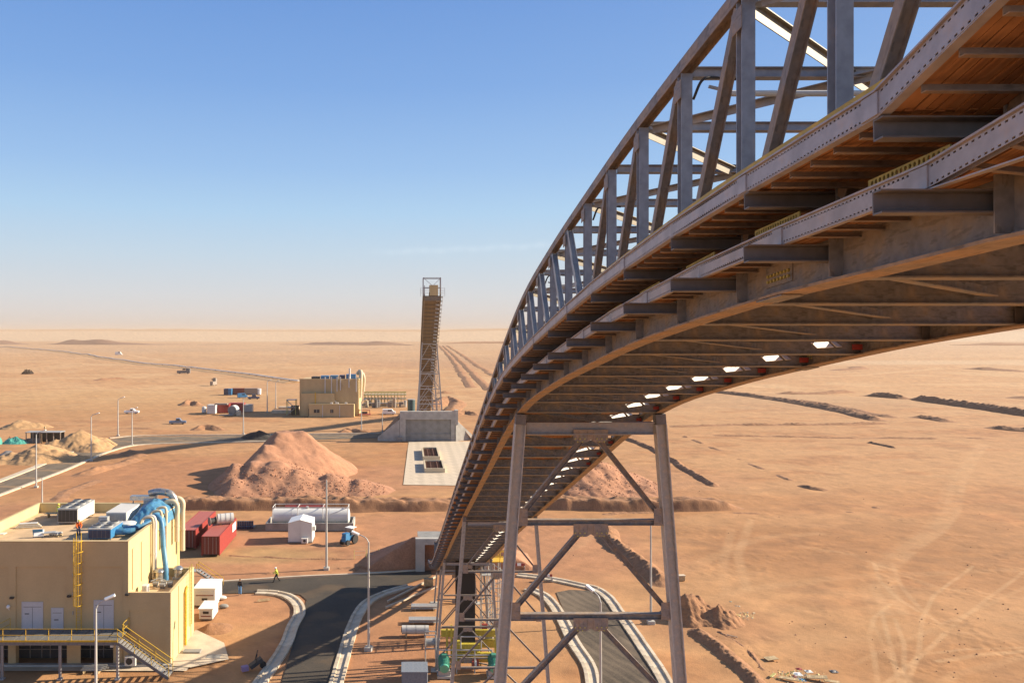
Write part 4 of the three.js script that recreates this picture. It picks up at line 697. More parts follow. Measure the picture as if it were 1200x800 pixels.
condenser('condenser_unit', 'large rooftop condenser with white side and two rows of fans', -34.8, 81.5, 2.05, 1.55, 4.4, M.dark, M.whitePaint, 3);
condenser('condenser_unit', 'rooftop condenser with bright blue right side, close to the front parapet', -29.1, 75.2, 2.15, 1.05, 3.2, M.navy, M.blue, 2);
{
  let t = thing('air_handling_unit', 'white box shaped air handler on the roof between the condensers and ducts', 'air handler', [-29.4, RFH, 80.4]);
  part(t, 'casing', [move(roundBox(2.1, 1.4, 4.4, .05), 0, .1, 2.2)], M.offWhite); for (const z of [.9, 2.2, 3.5]) part(t, 'panel', [box(1.05, 1.07, .25, 1.35, z - .55, z + .55)], M.whitePaint); part(t, 'plinth', [box(-1, 1, 0, .1, .1, 4.3)], M.brack); part(t, 'front_panel', [box(-.9, .9, .25, 1.35, -.02, -.001)], M.galv);
  t = thing('silver_cabinet', 'tall pale cabinet standing on the roof under the silver duct', 'cabinet', [-27.6, RFH, 84.8]); part(t, 'casing', [move(roundBox(1.0, 1.95, 1.1, .04), 0, 0, .5)], M.offWhite); part(t, 'door_panel', [box(-.4, .4, .15, 1.8, -.07, -.052)], M.galv);
  t = thing('roof_duct', 'shiny silver duct bending over the roof like a hook', 'duct', [-27, RFH, 85.2]);
  part(t, 'straight_duct', [box(-2.6, .2, 1.75, 2.2, -.3, .5)], M.silver);
  const c = []; for (let i = 0; i <= 20; i++) { const a = i / 20; c.push(a < .5 ? new THREE.Vector3(-.6 + a * 4.2, 2.45 + .18 * Math.sin(a * 6), 0) : new THREE.Vector3(1.5 + .75 * Math.sin((a - .5) * Math.PI), 2.55 - 1.7 * (a - .5) ** 1.5 * 2.2, .2)); }
  part(t, 'bent_duct', [tube(c, .36, 14, 30)], M.silver); for (const i of [3, 6, 9, 12, 15, 18]) { const p = c[i], q = c[i + 1]; part(t, 'duct_seam', [sweep([p, p.clone().lerp(q, .3)], ring(.39, 14))], M.silver); }
  part(t, 'stand', [box(-2.4, -2.3, 0, 1.75, 0, .1), box(-.1, 0, 0, 1.75, 0, .1)], M.galv);
  // round white vessel
  t = thing('roof_vessel', 'round white bowl shaped vessel on the roof in front of the white air handler', 'vessel', [-27.7, RFH, 79.0]);
  part(t, 'bowl', [new THREE.LatheGeometry([[0, .18], [.5, .2], [.75, .5], [.8, .78], [.74, .84], [0, .9]].map(p => new THREE.Vector2(...p)), 22)], M.whitePaint); part(t, 'legs', [cyl(-.4, 0, 0, .05, .3, 6), cyl(.4, 0, 0, .05, .3, 6), cyl(0, 0, .4, .05, .3, 6)], M.brack);
  t = thing('electrical_cabinet', 'small grey cabinet beside the round white roof vessel', 'cabinet', [-30.3, RFH, 79.2]); part(t, 'casing', [move(roundBox(.9, 1.3, .6, .03), 0, 0, .3)], M.galv); part(t, 'door_panel', [box(-.36, .36, .1, 1.2, -.02, -.001)], M.offWhite);
  // blue wrapped ducts
  t = thing('blue_duct', 'blue wrapped ducts heaped along the right edge of the roof', 'duct', [-26.5, RFH, 80]);
  part(t, 'wrapped_duct', [tube([new THREE.Vector3(-1.6, .45, 2.6), new THREE.Vector3(-.3, .55, 2.2), new THREE.Vector3(.6, .7, 1.5), new THREE.Vector3(1.2, .95, .4)], .3, 10)], M.blueWrap);
  part(t, 'wrapped_duct', [tube([new THREE.Vector3(-2.2, .4, 3.2), new THREE.Vector3(-.8, .5, 3.4), new THREE.Vector3(.2, .5, 3.0)], .32, 10)], M.blueWrap);
  const tarp = (x0, x1, d0, d1, h, s) => heap((x, d) => h * Math.sqrt(Math.max(0, 1 - ((x - (x0 + x1) / 2) / (x1 - x0) * 2) ** 2)) * (1 - ((d - (d0 + d1) / 2) / (d1 - d0) * 2) ** 4) + .6 * (fbm(x * 1.5 + s, d * 1.1, 4, s) - .5) - .06, x0, x1, d0, d1, .12);
  part(t, 'tarpaulin', [tarp(-1.8, 1.8, -2.6, 5.6, 2.0, 611)].map(g => { g.translate(0, 0, -2.5); return g; }), M.blueWrap);
  part(t, 'dark_cover', [tarp(-1.9, -.2, 1.2, 3.6, .75, 617)], M.dark);
  part(t, 'dark_cover', [tarp(.3, 1.6, 2.6, 6.8, 1.45, 619)], M.dark);
  t = single('blue_pipe', [tube([V(-25.7, 10.9, 79.6), V(-25.1, 11.5, 79.4), V(-24.55, 11.2, 79.2), V(-24.0, 8.6, 78.4), V(-23.55, 6.6, 77.7), V(-23.5, 5.66, 77.6)], .26, 14, 40)], M.blueWrap, 'long bright blue pipe leaning from the roof edge down to the annex roof', 'pipe');
  // annex roof machines
  for (const [x, d, lab] of [[-24.1, 77.3, 'silver fan housing left of the blue pipe foot on the annex roof'], [-22.5, 78.2, 'silver fan housing right of the blue pipe foot on the annex roof']]) { t = thing('fan_housing', lab, 'fan housing', [x, 5.65, d]); part(t, 'drum', [cyl(0, .2, 0, .42, .75, 18, .36)], M.silver); part(t, 'cap', [new THREE.LatheGeometry([[0, 1.25], [.3, 1.2], [.5, 1.0], [.5, .94], [0, .94]].map(p => new THREE.Vector2(...p)), 18)], M.silver); part(t, 'base', [move(roundBox(.9, .2, .9, .03), 0, 0, 0)], M.galv); }
  t = thing('roof_machine', 'tangle of small motors and pipework on the annex roof', 'machinery', [-23.3, 5.65, 75.4]);
  for (const [x, z] of [[-.6, .2], [.1, .5], [.8, .2], [.2, -.3]]) { part(t, 'motor', [rod(new THREE.Vector3(x - .25, .35, -z), new THREE.Vector3(x + .25, .35, -z), .17, 10)], M.galv); part(t, 'motor_foot', [box(x - .2, x + .2, 0, .2, z - .12, z + .12)], M.brack); }
  part(t, 'pipework', [tube([new THREE.Vector3(-1, .6, 0), new THREE.Vector3(-.3, .75, -.3), new THREE.Vector3(.5, .6, -.1), new THREE.Vector3(1.1, .7, .2)], .06, 6)], M.galv);
  t = thing('wall_unit', 'small white cooling unit at the front of the annex roof', 'cooling unit', [-24.2, 5.65, 73.6]); part(t, 'casing', [move(roundBox(.5, .85, .7, .03), 0, 0, 0)], M.offWhite); part(t, 'grille', [box(.251, .262, .2, .7, -.22, .22)], M.brack);
  for (const [x, d, l] of [[-24.3, 72.6, 'left of two little grey roof boxes near the annex front'], [-23.7, 72.5, 'right of two little grey roof boxes near the annex front']]) single('roof_box', [move(roundBox(.42, .3, .42, .03), x, 5.65, d)], M.galv, l, 'roof box');
  // small scattered gear on the main roof
  t = thing('sawhorse_stand', 'small white and blue upturned stand with a long shadow on the roof', 'stand', [-35.4, RFH, 76.4], .3);
  part(t, 'white_side', [move(roundBox(.9, .65, .06, .02), 0, .05, -.2).rotateX(-.5)], M.white); part(t, 'blue_side', [move(roundBox(.9, .7, .06, .02), -.1, .05, .3).rotateX(.5)], M.blue); part(t, 'shelf', [box(.3, 1.5, .35, .42, -.2, .5)], M.galv); part(t, 'leg', [cyl(.4, 0, -.1, .03, .36, 6), cyl(1.4, 0, .4, .03, .36, 6)], M.galv);
  t = thing('roof_crate', 'open grey crate with pipe ends beside the white and blue stand', 'crate', [-34.0, RFH, 76.9], -.2); part(t, 'base', [box(-.5, .5, 0, .1, -.4, .4)], M.plywood); for (const x of [-.35, -.1, .15, .38]) part(t, 'pipe_end', [rod(new THREE.Vector3(x, .28, .4), new THREE.Vector3(x, .28, -.4), .11, 10)], M.galv);
  t = thing('timber_pile', 'pile of pale boards lying on the roof by the left parapet', 'boards', [-38.2, RFH, 80.2], .25); for (let i = 0; i < 6; i++) part(t, 'board', [box(-1.2 + i * .06, 1.3 - i * .1, .02 + i * .07, .08 + i * .07, -.3 + i * .05, .1 + i * .07)], i % 2 ? M.offWhite : M.plywood);
  t = thing('plank_bench', 'low bench of planks along the back parapet of the roof', 'bench', [-37.0, RFH, 84.6]); part(t, 'plank', [box(-1.5, 1.5, .42, .48, -.3, .3)], M.plywood); part(t, 'trestle', [box(-1.2, -1.1, 0, .419, -.25, .25), box(1.1, 1.2, 0, .419, -.25, .25)], M.plywood);
  single('roof_board', [box(-39.9, -39.3, RFH + .01, RFH + .06, 77.4, 78.1)], M.offWhite, 'single white board lying at the left edge of the roof', 'board');
}

// ------------------------------------------------------------------ people
const BONES = {};
function sdfMesh(bones, res, c, half, extra) {      // smooth union of tapered capsules on a cubic grid
  const mc = new MarchingCubes(res, undefined, false, false, 60000), f = mc.field, q = new THREE.Vector3();
  for (let z = 0; z < res; z++) for (let y = 0; y < res; y++) for (let x = 0; x < res; x++) {
    const px = c[0] + (x - res / 2) / (res / 2) * half, py = c[1] + (y - res / 2) / (res / 2) * half, pz = c[2] + (z - res / 2) / (res / 2) * half;
    let s = 0; let m = 1e9;
    for (const [a, b, ra, rb] of bones) {
      const bx = b[0] - a[0], by = b[1] - a[1], bz = b[2] - a[2], L = bx * bx + by * by + bz * bz || 1e-9; const t = clamp(((px - a[0]) * bx + (py - a[1]) * by + (pz - a[2]) * bz) / L, 0, 1);
      const d = Math.hypot(px - a[0] - bx * t, py - a[1] - by * t, pz - a[2] - bz * t) - (ra + (rb - ra) * t);
      if (m > 1e8) m = d; else { const k = extra || .03, h = clamp(.5 + .5 * (m - d) / k, 0, 1); m = m + (d - m) * h - k * h * (1 - h); }
    }
    f[z * res * res + y * res + x] = -m;
  }
  mc.isolation = 0; mc.update();
  const n = mc.count, g = new THREE.BufferGeometry();
  const p = new Float32Array(mc.positionArray.subarray(0, n * 3)), nn = new Float32Array(mc.normalArray.subarray(0, n * 3));
  for (let i = 0; i < n; i++) for (let k = 0; k < 3; k++) p[i * 3 + k] = c[k] + p[i * 3 + k] * half;
  g.setAttribute('position', new THREE.BufferAttribute(p, 3)); g.setAttribute('normal', new THREE.BufferAttribute(nn, 3)); g.setAttribute('uv', new THREE.BufferAttribute(new Float32Array(n * 2), 2)); return g;
}
const headGeo = sdfMesh([[[0, .02, 0], [0, .06, -.01], .082, .088], [[0, -.06, .035], [0, -.03, .02], .045, .06], [[0, -.005, .095], [0, -.02, .102], .012, .017], [[-.083, 0, -.005], [-.086, -.03, 0], .016, .012], [[.083, 0, -.005], [.086, -.03, 0], .016, .012], [[-.03, -.055, .078], [.03, -.055, .078], .01, .01], [[0, -.06, -.01], [0, -.16, -.02], .055, .058]], 40, [0, -.02, 0], .2, .02);
const handGeo = (() => { const b = [[[0, 0, 0], [0, -.075, .004], .028, .036], [[-.02, -.07, 0], [.022, -.07, 0], .02, .018]]; const fx = [-.03, -.01, .011, .03], ln = [.062, .074, .07, .052]; fx.forEach((x, i) => { const l = ln[i]; b.push([[x, -.085, 0], [x * 1.15, -.085 - l * .45, .008], .0105, .0095], [[x * 1.15, -.085 - l * .45, .008], [x * 1.2, -.085 - l * .85, .03], .0095, .008]); }); b.push([[-.03, -.03, .006], [-.055, -.06, .022], .013, .011], [[-.055, -.06, .022], [-.056, -.088, .036], .011, .009]); return sdfMesh(b, 44, [0, -.075, .01], .11, .008); })();
function person(label, pos, turn, pose, look) {
  const t = thing('person', label, 'person', pos, turn), J = pose;
  const limb = (a, b, ra, rb) => [J[a], J[b], ra, rb];
  const arms = s => [limb('sh' + s, 'el' + s, .052, .043), limb('el' + s, 'wr' + s, .042, .03)], legs = s => [limb('hip' + s, 'kn' + s, .085, .06), limb('kn' + s, 'an' + s, .058, .04)];
  const torso = [[J.pel, J.che, .125, .14], [J.shl, J.shr, .065, .065], [J.che, J.nec, .11, .06], [J.hipl, J.hipr, .095, .095]];
  const all = [...torso, ...arms('l'), ...arms('r'), ...legs('l'), ...legs('r')];
  const c = [0, .88, 0], inflate = (b, k) => b.map(([a, e, r, q]) => [a, e, r + k, q + k]);
  const head = headGeo.clone(); head.translate(J.hea[0], J.hea[1], J.hea[2]);
  const hands = ['l', 'r'].map(s => { const h = handGeo.clone(), dir = new THREE.Vector3(...J['wr' + s]).sub(new THREE.Vector3(...J['el' + s])).normalize(); if (s === 'r') h.scale(1, 1, 1); h.applyQuaternion(new THREE.Quaternion().setFromUnitVectors(new THREE.Vector3(0, -1, 0), dir)); h.translate(...J['wr' + s]); return h; });
  const body = part(t, 'body', [flat(sdfMesh(all, 64, c, .98)), flat(head), ...hands.map(flat)], M.skin);
  const short = look.short ? [torso, [limb('shl', 'ell', .052, .048)], [limb('shr', 'elr', .052, .048)]].flat() : [...torso, ...arms('l'), ...arms('r')];
  part(t, 'shirt', [sdfMesh(inflate(short.map(b => [...b]), .02), 64, c, .98)], look.shirt);
  part(t, 'trousers', [sdfMesh(inflate([[J.hipl, J.hipr, .1, .1], [[J.pel[0], J.pel[1] - .05, J.pel[2]], J.pel, .11, .12], ...legs('l'), ...legs('r')], .024), 64, c, .98)], look.trousers);
  for (const s of ['l', 'r']) part(t, 'shoe', [sdfMesh([[[J['an' + s][0], J['an' + s][1] - .02, J['an' + s][2] - .03], [J['an' + s][0], J['an' + s][1] - .035, J['an' + s][2] + .16], .052, .042]], 20, [J['an' + s][0], J['an' + s][1], J['an' + s][2] + .05], .2)], M.dark);
  if (look.helmet) { const h = new THREE.SphereGeometry(.125, 16, 8, 0, Math.PI * 2, 0, Math.PI * .52); h.scale(.92, .95, 1.1); h.translate(J.hea[0], J.hea[1] + .05, J.hea[2]); part(t, 'helmet', [h, (() => { const b = new THREE.CylinderGeometry(.135, .14, .015, 18); b.scale(.95, 1, 1.15); b.translate(J.hea[0], J.hea[1] + .045, J.hea[2] + .02); return b; })()], look.helmet); }
  else { const h = new THREE.SphereGeometry(.105, 14, 8, 0, Math.PI * 2, 0, Math.PI * .5); h.scale(.95, 1, 1.1); h.translate(J.hea[0], J.hea[1] + .045, J.hea[2] - .012); part(t, 'hair', [h], M.dark); }
  if (look.vest) part(t, 'vest', [sdfMesh(inflate([[J.pel, J.che, .125, .14], [J.shl, J.shr, .05, .05], [J.che, J.nec, .11, .05]], .034), 48, [0, 1.2, 0], .5)], look.vest);
  return t;
}
const stand = { pel: [0, .95, 0], che: [0, 1.3, .01], nec: [0, 1.47, 0], hea: [0, 1.63, .02], shl: [-.18, 1.41, 0], shr: [.18, 1.41, 0], ell: [-.24, 1.13, -.02], elr: [.24, 1.13, -.02], wrl: [-.24, .88, .05], wrr: [.24, .88, .05], hipl: [-.09, .92, 0], hipr: [.09, .92, 0], knl: [-.1, .5, .02], knr: [.1, .5, .02], anl: [-.11, .08, 0], anr: [.11, .08, 0] };
const walk = { ...stand, che: [0, 1.3, .05], nec: [0, 1.46, .08], hea: [0, 1.62, .12], shl: [-.18, 1.4, .02], shr: [.18, 1.4, .08], ell: [-.23, 1.16, .16], elr: [.23, 1.15, -.12], wrl: [-.2, .98, .34], wrr: [.22, .9, -.14], knl: [-.09, .52, -.08], anl: [-.09, .13, -.42], knr: [.09, .52, .24], anr: [.09, .08, .34] };
const bend = { ...stand, che: [0, 1.2, .18], nec: [0, 1.33, .28], hea: [0, 1.46, .38], shl: [-.18, 1.28, .25], shr: [.18, 1.28, .25], ell: [-.24, 1.0, .3], elr: [.24, 1.0, .3], wrl: [-.15, .85, .48], wrr: [.15, .85, .48] };
{
  const lime = cloth(.62, .66, .10), orange = cloth(.75, .16, .03), black = cloth(.025, .025, .03), jean = cloth(.10, .24, .46), navy = cloth(.03, .04, .09), yel = std(.75, .6, .05, { roughness: .4 }), wht = std(.8, .8, .78, { roughness: .4 });
  let [x, d] = P(324, 682); person('person in lime jacket and dark trousers striding along the cross road', [x, .03, d], -1.35, walk, { shirt: lime, trousers: black, helmet: wht });
  [x, d] = P(281, 697); person('person in black shirt and blue jeans standing at the road edge', [x, .05, d], 2.9, stand, { shirt: black, trousers: jean });
  person('person in orange jacket standing on the roof by the blue sided condenser', [-31.9, RFH, 77.2], .5, bend, { shirt: orange, trousers: navy, helmet: yel });
  person('person in lime jacket and yellow helmet standing behind the large rooftop condenser', [-36.5, RFH, 83.2], 2.4, stand, { shirt: lime, trousers: navy, helmet: yel });
  [x, d] = P(49.5, 517); person('person in pale shirt standing in front of the long low shed', [x, .1, d], .3, stand, { shirt: cloth(.75, .7, .5), trousers: black });
  [x, d] = P(11, 519); person('person in dark clothes standing by the green tarpaulin', [x, .1, d], .3, stand, { shirt: cloth(.3, .1, .06), trousers: black });
}

// ------------------------------------------------------------------ containers, cabins, tank, small plant
function container(label, x, d, l, m, opts = {}) {        // front end at depth d, running away
  const w = 2.44, h = opts.h || 2.6, t = thing('shipping_container', label, 'shipping container', [x, .12, d], opts.turn || 0, opts.group);
  const rib = (n, len) => { const p = []; for (let i = 0; i < n; i++) { const s = len / n, a = -len / 2 + i * s; p.push([a, 0], [a + s * .3, 0], [a + s * .45, .045], [a + s * .8, .045]); } p.push([len / 2, 0], [len / 2, -.03], [-len / 2, -.03]); return p; };
  const side = rib(opts.ribs || 22, l);
  for (const s of [-1, 1]) { const g = sweep([new THREE.Vector3(s * (w / 2 - .03), .15, -l / 2), new THREE.Vector3(s * (w / 2 - .03), h - .1, -l / 2)], (s > 0 ? side.map(([a, b]) => [b, -a]) : side.map(([a, b]) => [-b, a])), { up: new THREE.Vector3(0, 0, 1) }); part(t, 'side_wall', [g], m); }
  part(t, 'roof', [box(-w / 2 + .04, w / 2 - .04, h - .1, h - .03, .04, l - .04)], opts.roof || m);
  part(t, 'floor', [box(-w / 2 + .04, w / 2 - .04, .08, .16, .04, l - .04)], M.dark);
  part(t, 'end_wall', [box(-w / 2 + .08, w / 2 - .08, .15, h - .1, l - .1, l - .05)], m);
  for (const sx of [-1, 1]) { const dd = part(t, 'door_leaf', [box(sx > 0 ? .015 : -w / 2 + .09, sx > 0 ? w / 2 - .09 : -.015, .16, h - .12, .05, .1)], opts.door || m); for (const q of [.3, .75]) part(dd, 'lock_bar', [rod(new THREE.Vector3(sx * q, .2, -.02), new THREE.Vector3(sx * q, h - .16, -.02), .025, 6)], M.galv); }
  for (const sx of [-1, 1]) for (const z of [.06, l - .06]) part(t, 'corner_post', [box(sx * (w / 2 - .07) - .07, sx * (w / 2 - .07) + .07, 0, h, z - .06, z + .06)], m);
  for (const sx of [-1, 1]) for (const y of [.1, h - .06]) part(t, 'rail', [box(sx * (w / 2 - .05) - .05, sx * (w / 2 - .05) + .05, y - .06, y + .06, .13, l - .13)], m);
  return t;
}
{
  container('dark red container with its sunlit side right of the plant building, nearer of two', X(246.5, 105.7), 105.7, 10.4, M.red, { roof: std(.55, .16, .12, { map: T.steel, roughness: .6 }), door: M.redDark });
  container('dark red container half hidden behind the pipes of the plant building', X(221, 110), 109, 11.5, M.red, { roof: std(.55, .16, .12, { map: T.steel, roughness: .6 }), door: M.redDark });
  for (const [px, lab] of [[1.25, 'white plate on the end of the nearer dark red container'], [0, '']]) if (lab) single('white_plate', [box(X(246.5, 105.7) + 1.27, X(246.5, 105.7) + 1.3, 1.3, 2.4, 113.2, 115.4)], M.white, lab, 'plate');
  // white water barrel on the far red container, brown roll beside it
  let t = thing('barrel_tank', 'white barrel lying on top of the nearer dark red container', 'tank', [X(264, 112.5), 2.73, 112.5], .35); part(t, 'shell', [rod(new THREE.Vector3(-1.1, .75, 0), new THREE.Vector3(1.1, .75, 0), .72, 20)], M.offWhite); for (const x of [-.7, 0, .7]) part(t, 'hoop', [rod(new THREE.Vector3(x - .04, .75, 0), new THREE.Vector3(x + .04, .75, 0), .75, 20)], M.galv); part(t, 'saddle', [box(-.8, -.6, 0, .4, -.5, .5), box(.6, .8, 0, .4, -.5, .5)], M.plywood);
  t = thing('cable_drum', 'brown wooden drum leaning beside the white barrel', 'cable drum', [X(249, 111.5), 2.73, 111.5], .6); part(t, 'flange', [rod(new THREE.Vector3(-.5, .6, 0), new THREE.Vector3(-.42, .6, 0), .6, 18)], M.steelBrown); part(t, 'flange', [rod(new THREE.Vector3(.42, .6, 0), new THREE.Vector3(.5, .6, 0), .6, 18)], M.steelBrown); part(t, 'core', [rod(new THREE.Vector3(-.42, .6, 0), new THREE.Vector3(.42, .6, 0), .45, 16)], M.dark);
  // row of dark blue drums
  for (let i = 0; i < 7; i++) { const d = 120.6, x = X(279 + i * 2.75, d); const dr = thing('steel_drum', ['leftmost', 'second from the left', 'third from the left', 'middle', 'third from the right', 'second from the right', 'rightmost'][i] + ' of the upright navy blue drums behind the red container', 'drum', [x, 0, d], i, 'navy drums in a row'); part(dr, 'shell', [cyl(0, 0, 0, .17, 1.15, 12)], M.navy); for (const q of [.38, .74, 1.1]) part(dr, 'rim', [cyl(0, q, 0, .18, .05, 12)], M.blue); }
  single('drum_pallet', [box(X(277, 121), X(298, 121), .0, .16, 120.9, 122.2)], M.steelBrown, 'low dark pallet under the navy blue drums', 'pallet');
  // bund with the long white tank
  const d0 = 119.2, xa = X(311, 119.2), xb = X(414, 119.2);
  t = thing('tank_bund', 'low rectangular concrete bund around the long white tank', 'bund wall', [(xa + xb) / 2, 0, d0]); const hw = (xb - xa) / 2;
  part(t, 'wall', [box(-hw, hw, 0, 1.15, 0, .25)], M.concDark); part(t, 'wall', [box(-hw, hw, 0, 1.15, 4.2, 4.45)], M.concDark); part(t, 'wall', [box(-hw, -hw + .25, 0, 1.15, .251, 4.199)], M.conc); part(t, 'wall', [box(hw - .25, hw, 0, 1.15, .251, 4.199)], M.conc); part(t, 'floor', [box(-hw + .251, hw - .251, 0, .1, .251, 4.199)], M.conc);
  t = thing('storage_tank', 'long white horizontal tank lying in the concrete bund', 'tank', [(xa + xb) / 2, 0, d0 + 2.2]); const L = hw - .9;
  part(t, 'shell', [sweep([new THREE.Vector3(-L, 1.75, 0), new THREE.Vector3(L, 1.75, 0)], ring(1.15, 28))], M.whitePaint);
  for (const x of [-L, L]) part(t, 'end_cap', [(() => { const g = new THREE.SphereGeometry(1.15, 20, 12); g.scale(.22, 1, 1); g.translate(x, 1.75, 0); return g; })()], M.whitePaint);
  for (const x of [-L * .7, 0, L * .7]) part(t, 'saddle', [box(x - .18, x + .18, .1, .9, -.9, .9)], M.concDark); for (const x of [-L * .5, L * .5]) part(t, 'seam', [sweep([new THREE.Vector3(x - .05, 1.75, 0), new THREE.Vector3(x + .05, 1.75, 0)], ring(1.165, 28))], M.offWhite);
  const fr = []; for (const z of [-1.25, 1.25]) { fr.push(rod(new THREE.Vector3(-L, 3.3, z), new THREE.Vector3(L, 3.3, z), .05, 6)); for (const x of [-L, -L / 3, L / 3, L]) fr.push(rod(new THREE.Vector3(x, .1, z), new THREE.Vector3(x, 3.3, z), .05, 6)); } for (const x of [-L, -L / 3, L / 3, L]) fr.push(rod(new THREE.Vector3(x, 3.3, -1.25), new THREE.Vector3(x, 3.3, 1.25), .05, 6)); fr.push(rod(new THREE.Vector3(L * .5, 2.2, 1.25), new THREE.Vector3(L, 3.3, 1.25), .05, 6));
  part(t, 'pipe_frame', fr, M.offWhite); part(t, 'red_walkway', [box(-L * .72, L * .35, 3.0, 3.12, .5, 1.2)], M.red); part(t, 'valve', [cyl(-.6, 2.88, 0, .2, .35, 10)], M.galv);
  // white shed
  t = thing('white_shed', 'tall white shed with a shallow pitched roof in front of the long tank', 'shed', [X(351.5, 112.6), 0, 112.6]); const w = X(365.5, 112.6) - X(337.5, 112.6);
  const sh = new THREE.Shape([[-w / 2, .15], [w / 2, .15], [w / 2, 2.75], [0, 3.2], [-w / 2, 2.75]].map(p => new THREE.Vector2(...p))); const g = new THREE.ExtrudeGeometry(sh, { depth: 3.4, bevelEnabled: false }); g.translate(0, 0, -3.4); part(t, 'walls', [g], M.whitePaint);
  for (const s of [-1, 1]) part(t, 'roof_sheet', [bar(new THREE.Vector3(s * w / 4, 3.02, .08), new THREE.Vector3(s * w / 4, 3.02, -3.48), secBox(w / 2 + .06, .04), { up: new THREE.Vector3(s * .45, w / 2, 0).normalize() })], M.white);
  part(t, 'joint', [box(-.03, .03, .2, 3.1, -.03, -.001)], M.offWhite); part(t, 'plinth', [box(-w / 2 - .05, w / 2 + .05, 0, .149, -.05, 3.45)], M.concDark); const c = part(t, 'cooler', [move(roundBox(.9, .7, .5, .04), .7, .05, -.35)], M.offWhite); part(c, 'fan', [cyl(0, 0, 0, .2, .02, 14).rotateX(Math.PI / 2).translate(.7, .42, .61)], M.dark); part(t, 'side_cooler', [move(roundBox(.4, .6, .8, .03), w / 2 + .22, 1.6, .8)], M.offWhite);
  // small blue loader
  t = thing('loader', 'small blue tractor with a white canopy parked right of the bund', 'tractor', [X(408, 112), 0, 112], -.6);
  part(t, 'chassis', [move(roundBox(.8, .7, 2.2, .08), 0, .45, 0)], M.blue); part(t, 'hood', [move(roundBox(.7, .55, 1.1, .08), 0, 1.1, -.5)], M.blue); part(t, 'seat', [box(-.25, .25, 1.1, 1.55, .4, .8)], M.dark); part(t, 'canopy', [box(-.6, .6, 2.2, 2.27, .0, 1.2)], M.white); part(t, 'post', [cyl(-.5, 1, .1, .03, 1.2, 6), cyl(.5, 1, .1, .03, 1.2, 6), cyl(-.5, 1, 1.1, .03, 1.2, 6), cyl(.5, 1, 1.1, .03, 1.2, 6)], M.dark);
  for (const s of [-1, 1]) { part(t, 'rear_wheel', [rod(new THREE.Vector3(s * .45, .62, -.75), new THREE.Vector3(s * .75, .62, -.75), .62, 20)], M.rubber); part(t, 'front_wheel', [rod(new THREE.Vector3(s * .42, .38, .75), new THREE.Vector3(s * .64, .38, .75), .38, 16)], M.rubber); }
  // white cabins right of the plant building
  const cabin = (lab, px0, px1, py0, py1, mat, len) => { const d = EYE * F / (py1 - HY), x0 = X(px0, d), x1 = X(px1, d), h = (py1 - py0) * d / F, t = thing('site_cabin', lab, 'cabin', [(x0 + x1) / 2, 0, d]); const w = x1 - x0; part(t, 'body', [move(roundBox(w, h - .14, len, .04), 0, .14, len / 2)], mat); part(t, 'front_panel', [box(-w / 2 + .1, w / 2 - .1, .35, h - .25, -.02, -.001)], M.offWhite); part(t, 'roof', [box(-w / 2 - .08, w / 2 + .08, h, h + .1, -.08, len + .08)], M.white); part(t, 'louvre', [box(-.3, .3, .7, .95, -.04, -.021)], M.dark); part(t, 'stripe', [box(-w / 2 + .2, w / 2 - .2, h - .75, h - .65, -.03, -.021)], M.redDark); part(t, 'skid', [box(-w / 2 + .1, w / 2 - .1, 0, .139, .1, len - .1)], M.brack); return t; };
  cabin('longer grey white cabin below the little outside stair', 227, 252, 690, 711, M.whitePaint, 3.2); cabin('small white cabin with a dark vent below the longer cabin', 233, 249, 714, 727, M.whitePaint, 2.4);
  t = thing('outside_stair', 'short grey stair with yellow rails above the white cabins', 'stair', [X(244, 92), 0, 92.5]); for (let i = 0; i < 8; i++) part(t, 'tread', [box(-1.4 + i * .34, -1.12 + i * .34, 1.9 - i * .22, 1.95 - i * .22, 0, .9)], M.galv); for (const z of [-.02, .92]) { part(t, 'stringer', [bar(new THREE.Vector3(-1.5, 2.0, -z), new THREE.Vector3(1.4, .1, -z), secBox(.05, .2))], M.galv); part(t, 'rail', [bar(new THREE.Vector3(-1.5, 2.9, -z), new THREE.Vector3(1.4, 1.0, -z), ring(.03, 6)), rod(new THREE.Vector3(-1.5, 1.9, -z), new THREE.Vector3(-1.5, 2.9, -z), .03, 6), rod(new THREE.Vector3(1.4, .1, -z), new THREE.Vector3(1.4, 1, -z), .03, 6)], M.yellow); }
  part(t, 'landing', [box(-2.5, -1.5, 1.95, 2.02, -.1, 1.0)], M.galv); part(t, 'leg', [box(-2.45, -2.37, 0, 1.949, 0, .08), box(-2.45, -2.37, 0, 1.949, .85, .93)], M.galv);
  for (const [px, py, lab] of [[260, 702, 'white sack lying right of the longer cabin'], [262, 712, 'flat dark slab lying right of the small white cabin']]) { const [x, d] = P(px, py); single('sack', [(() => { const s = new THREE.SphereGeometry(.45, 12, 8); s.scale(1.2, .5, .8); s.translate(x, .18, -d); return s; })()], py < 705 ? M.offWhite : M.concDark, lab, 'sack'); }
  // scrap beside the left kerb
  { const [x, d] = P(301, 784); t = thing('hand_cart', 'dark tipped hand cart lying beside the left kerb', 'hand cart', [x, 0, d], .5); part(t, 'tray', [bar(new THREE.Vector3(-.6, .2, 0), new THREE.Vector3(.5, .75, 0), [[-.35, 0], [.35, 0], [.28, .3], [-.28, .3]])], M.dark); part(t, 'wheel', [rod(new THREE.Vector3(.55, .3, -.06), new THREE.Vector3(.55, .3, .06), .3, 16)], M.rubber); part(t, 'handle', [rod(new THREE.Vector3(-.2, .4, .3), new THREE.Vector3(-.1, 1.5, .35), .04, 6), rod(new THREE.Vector3(-.2, .4, -.3), new THREE.Vector3(.15, 1.6, -.25), .04, 6)], M.dark); part(t, 'purple_sheet', [box(-1.4, -.8, .1, .5, -.2, .25)], std(.3, .2, .34)); }
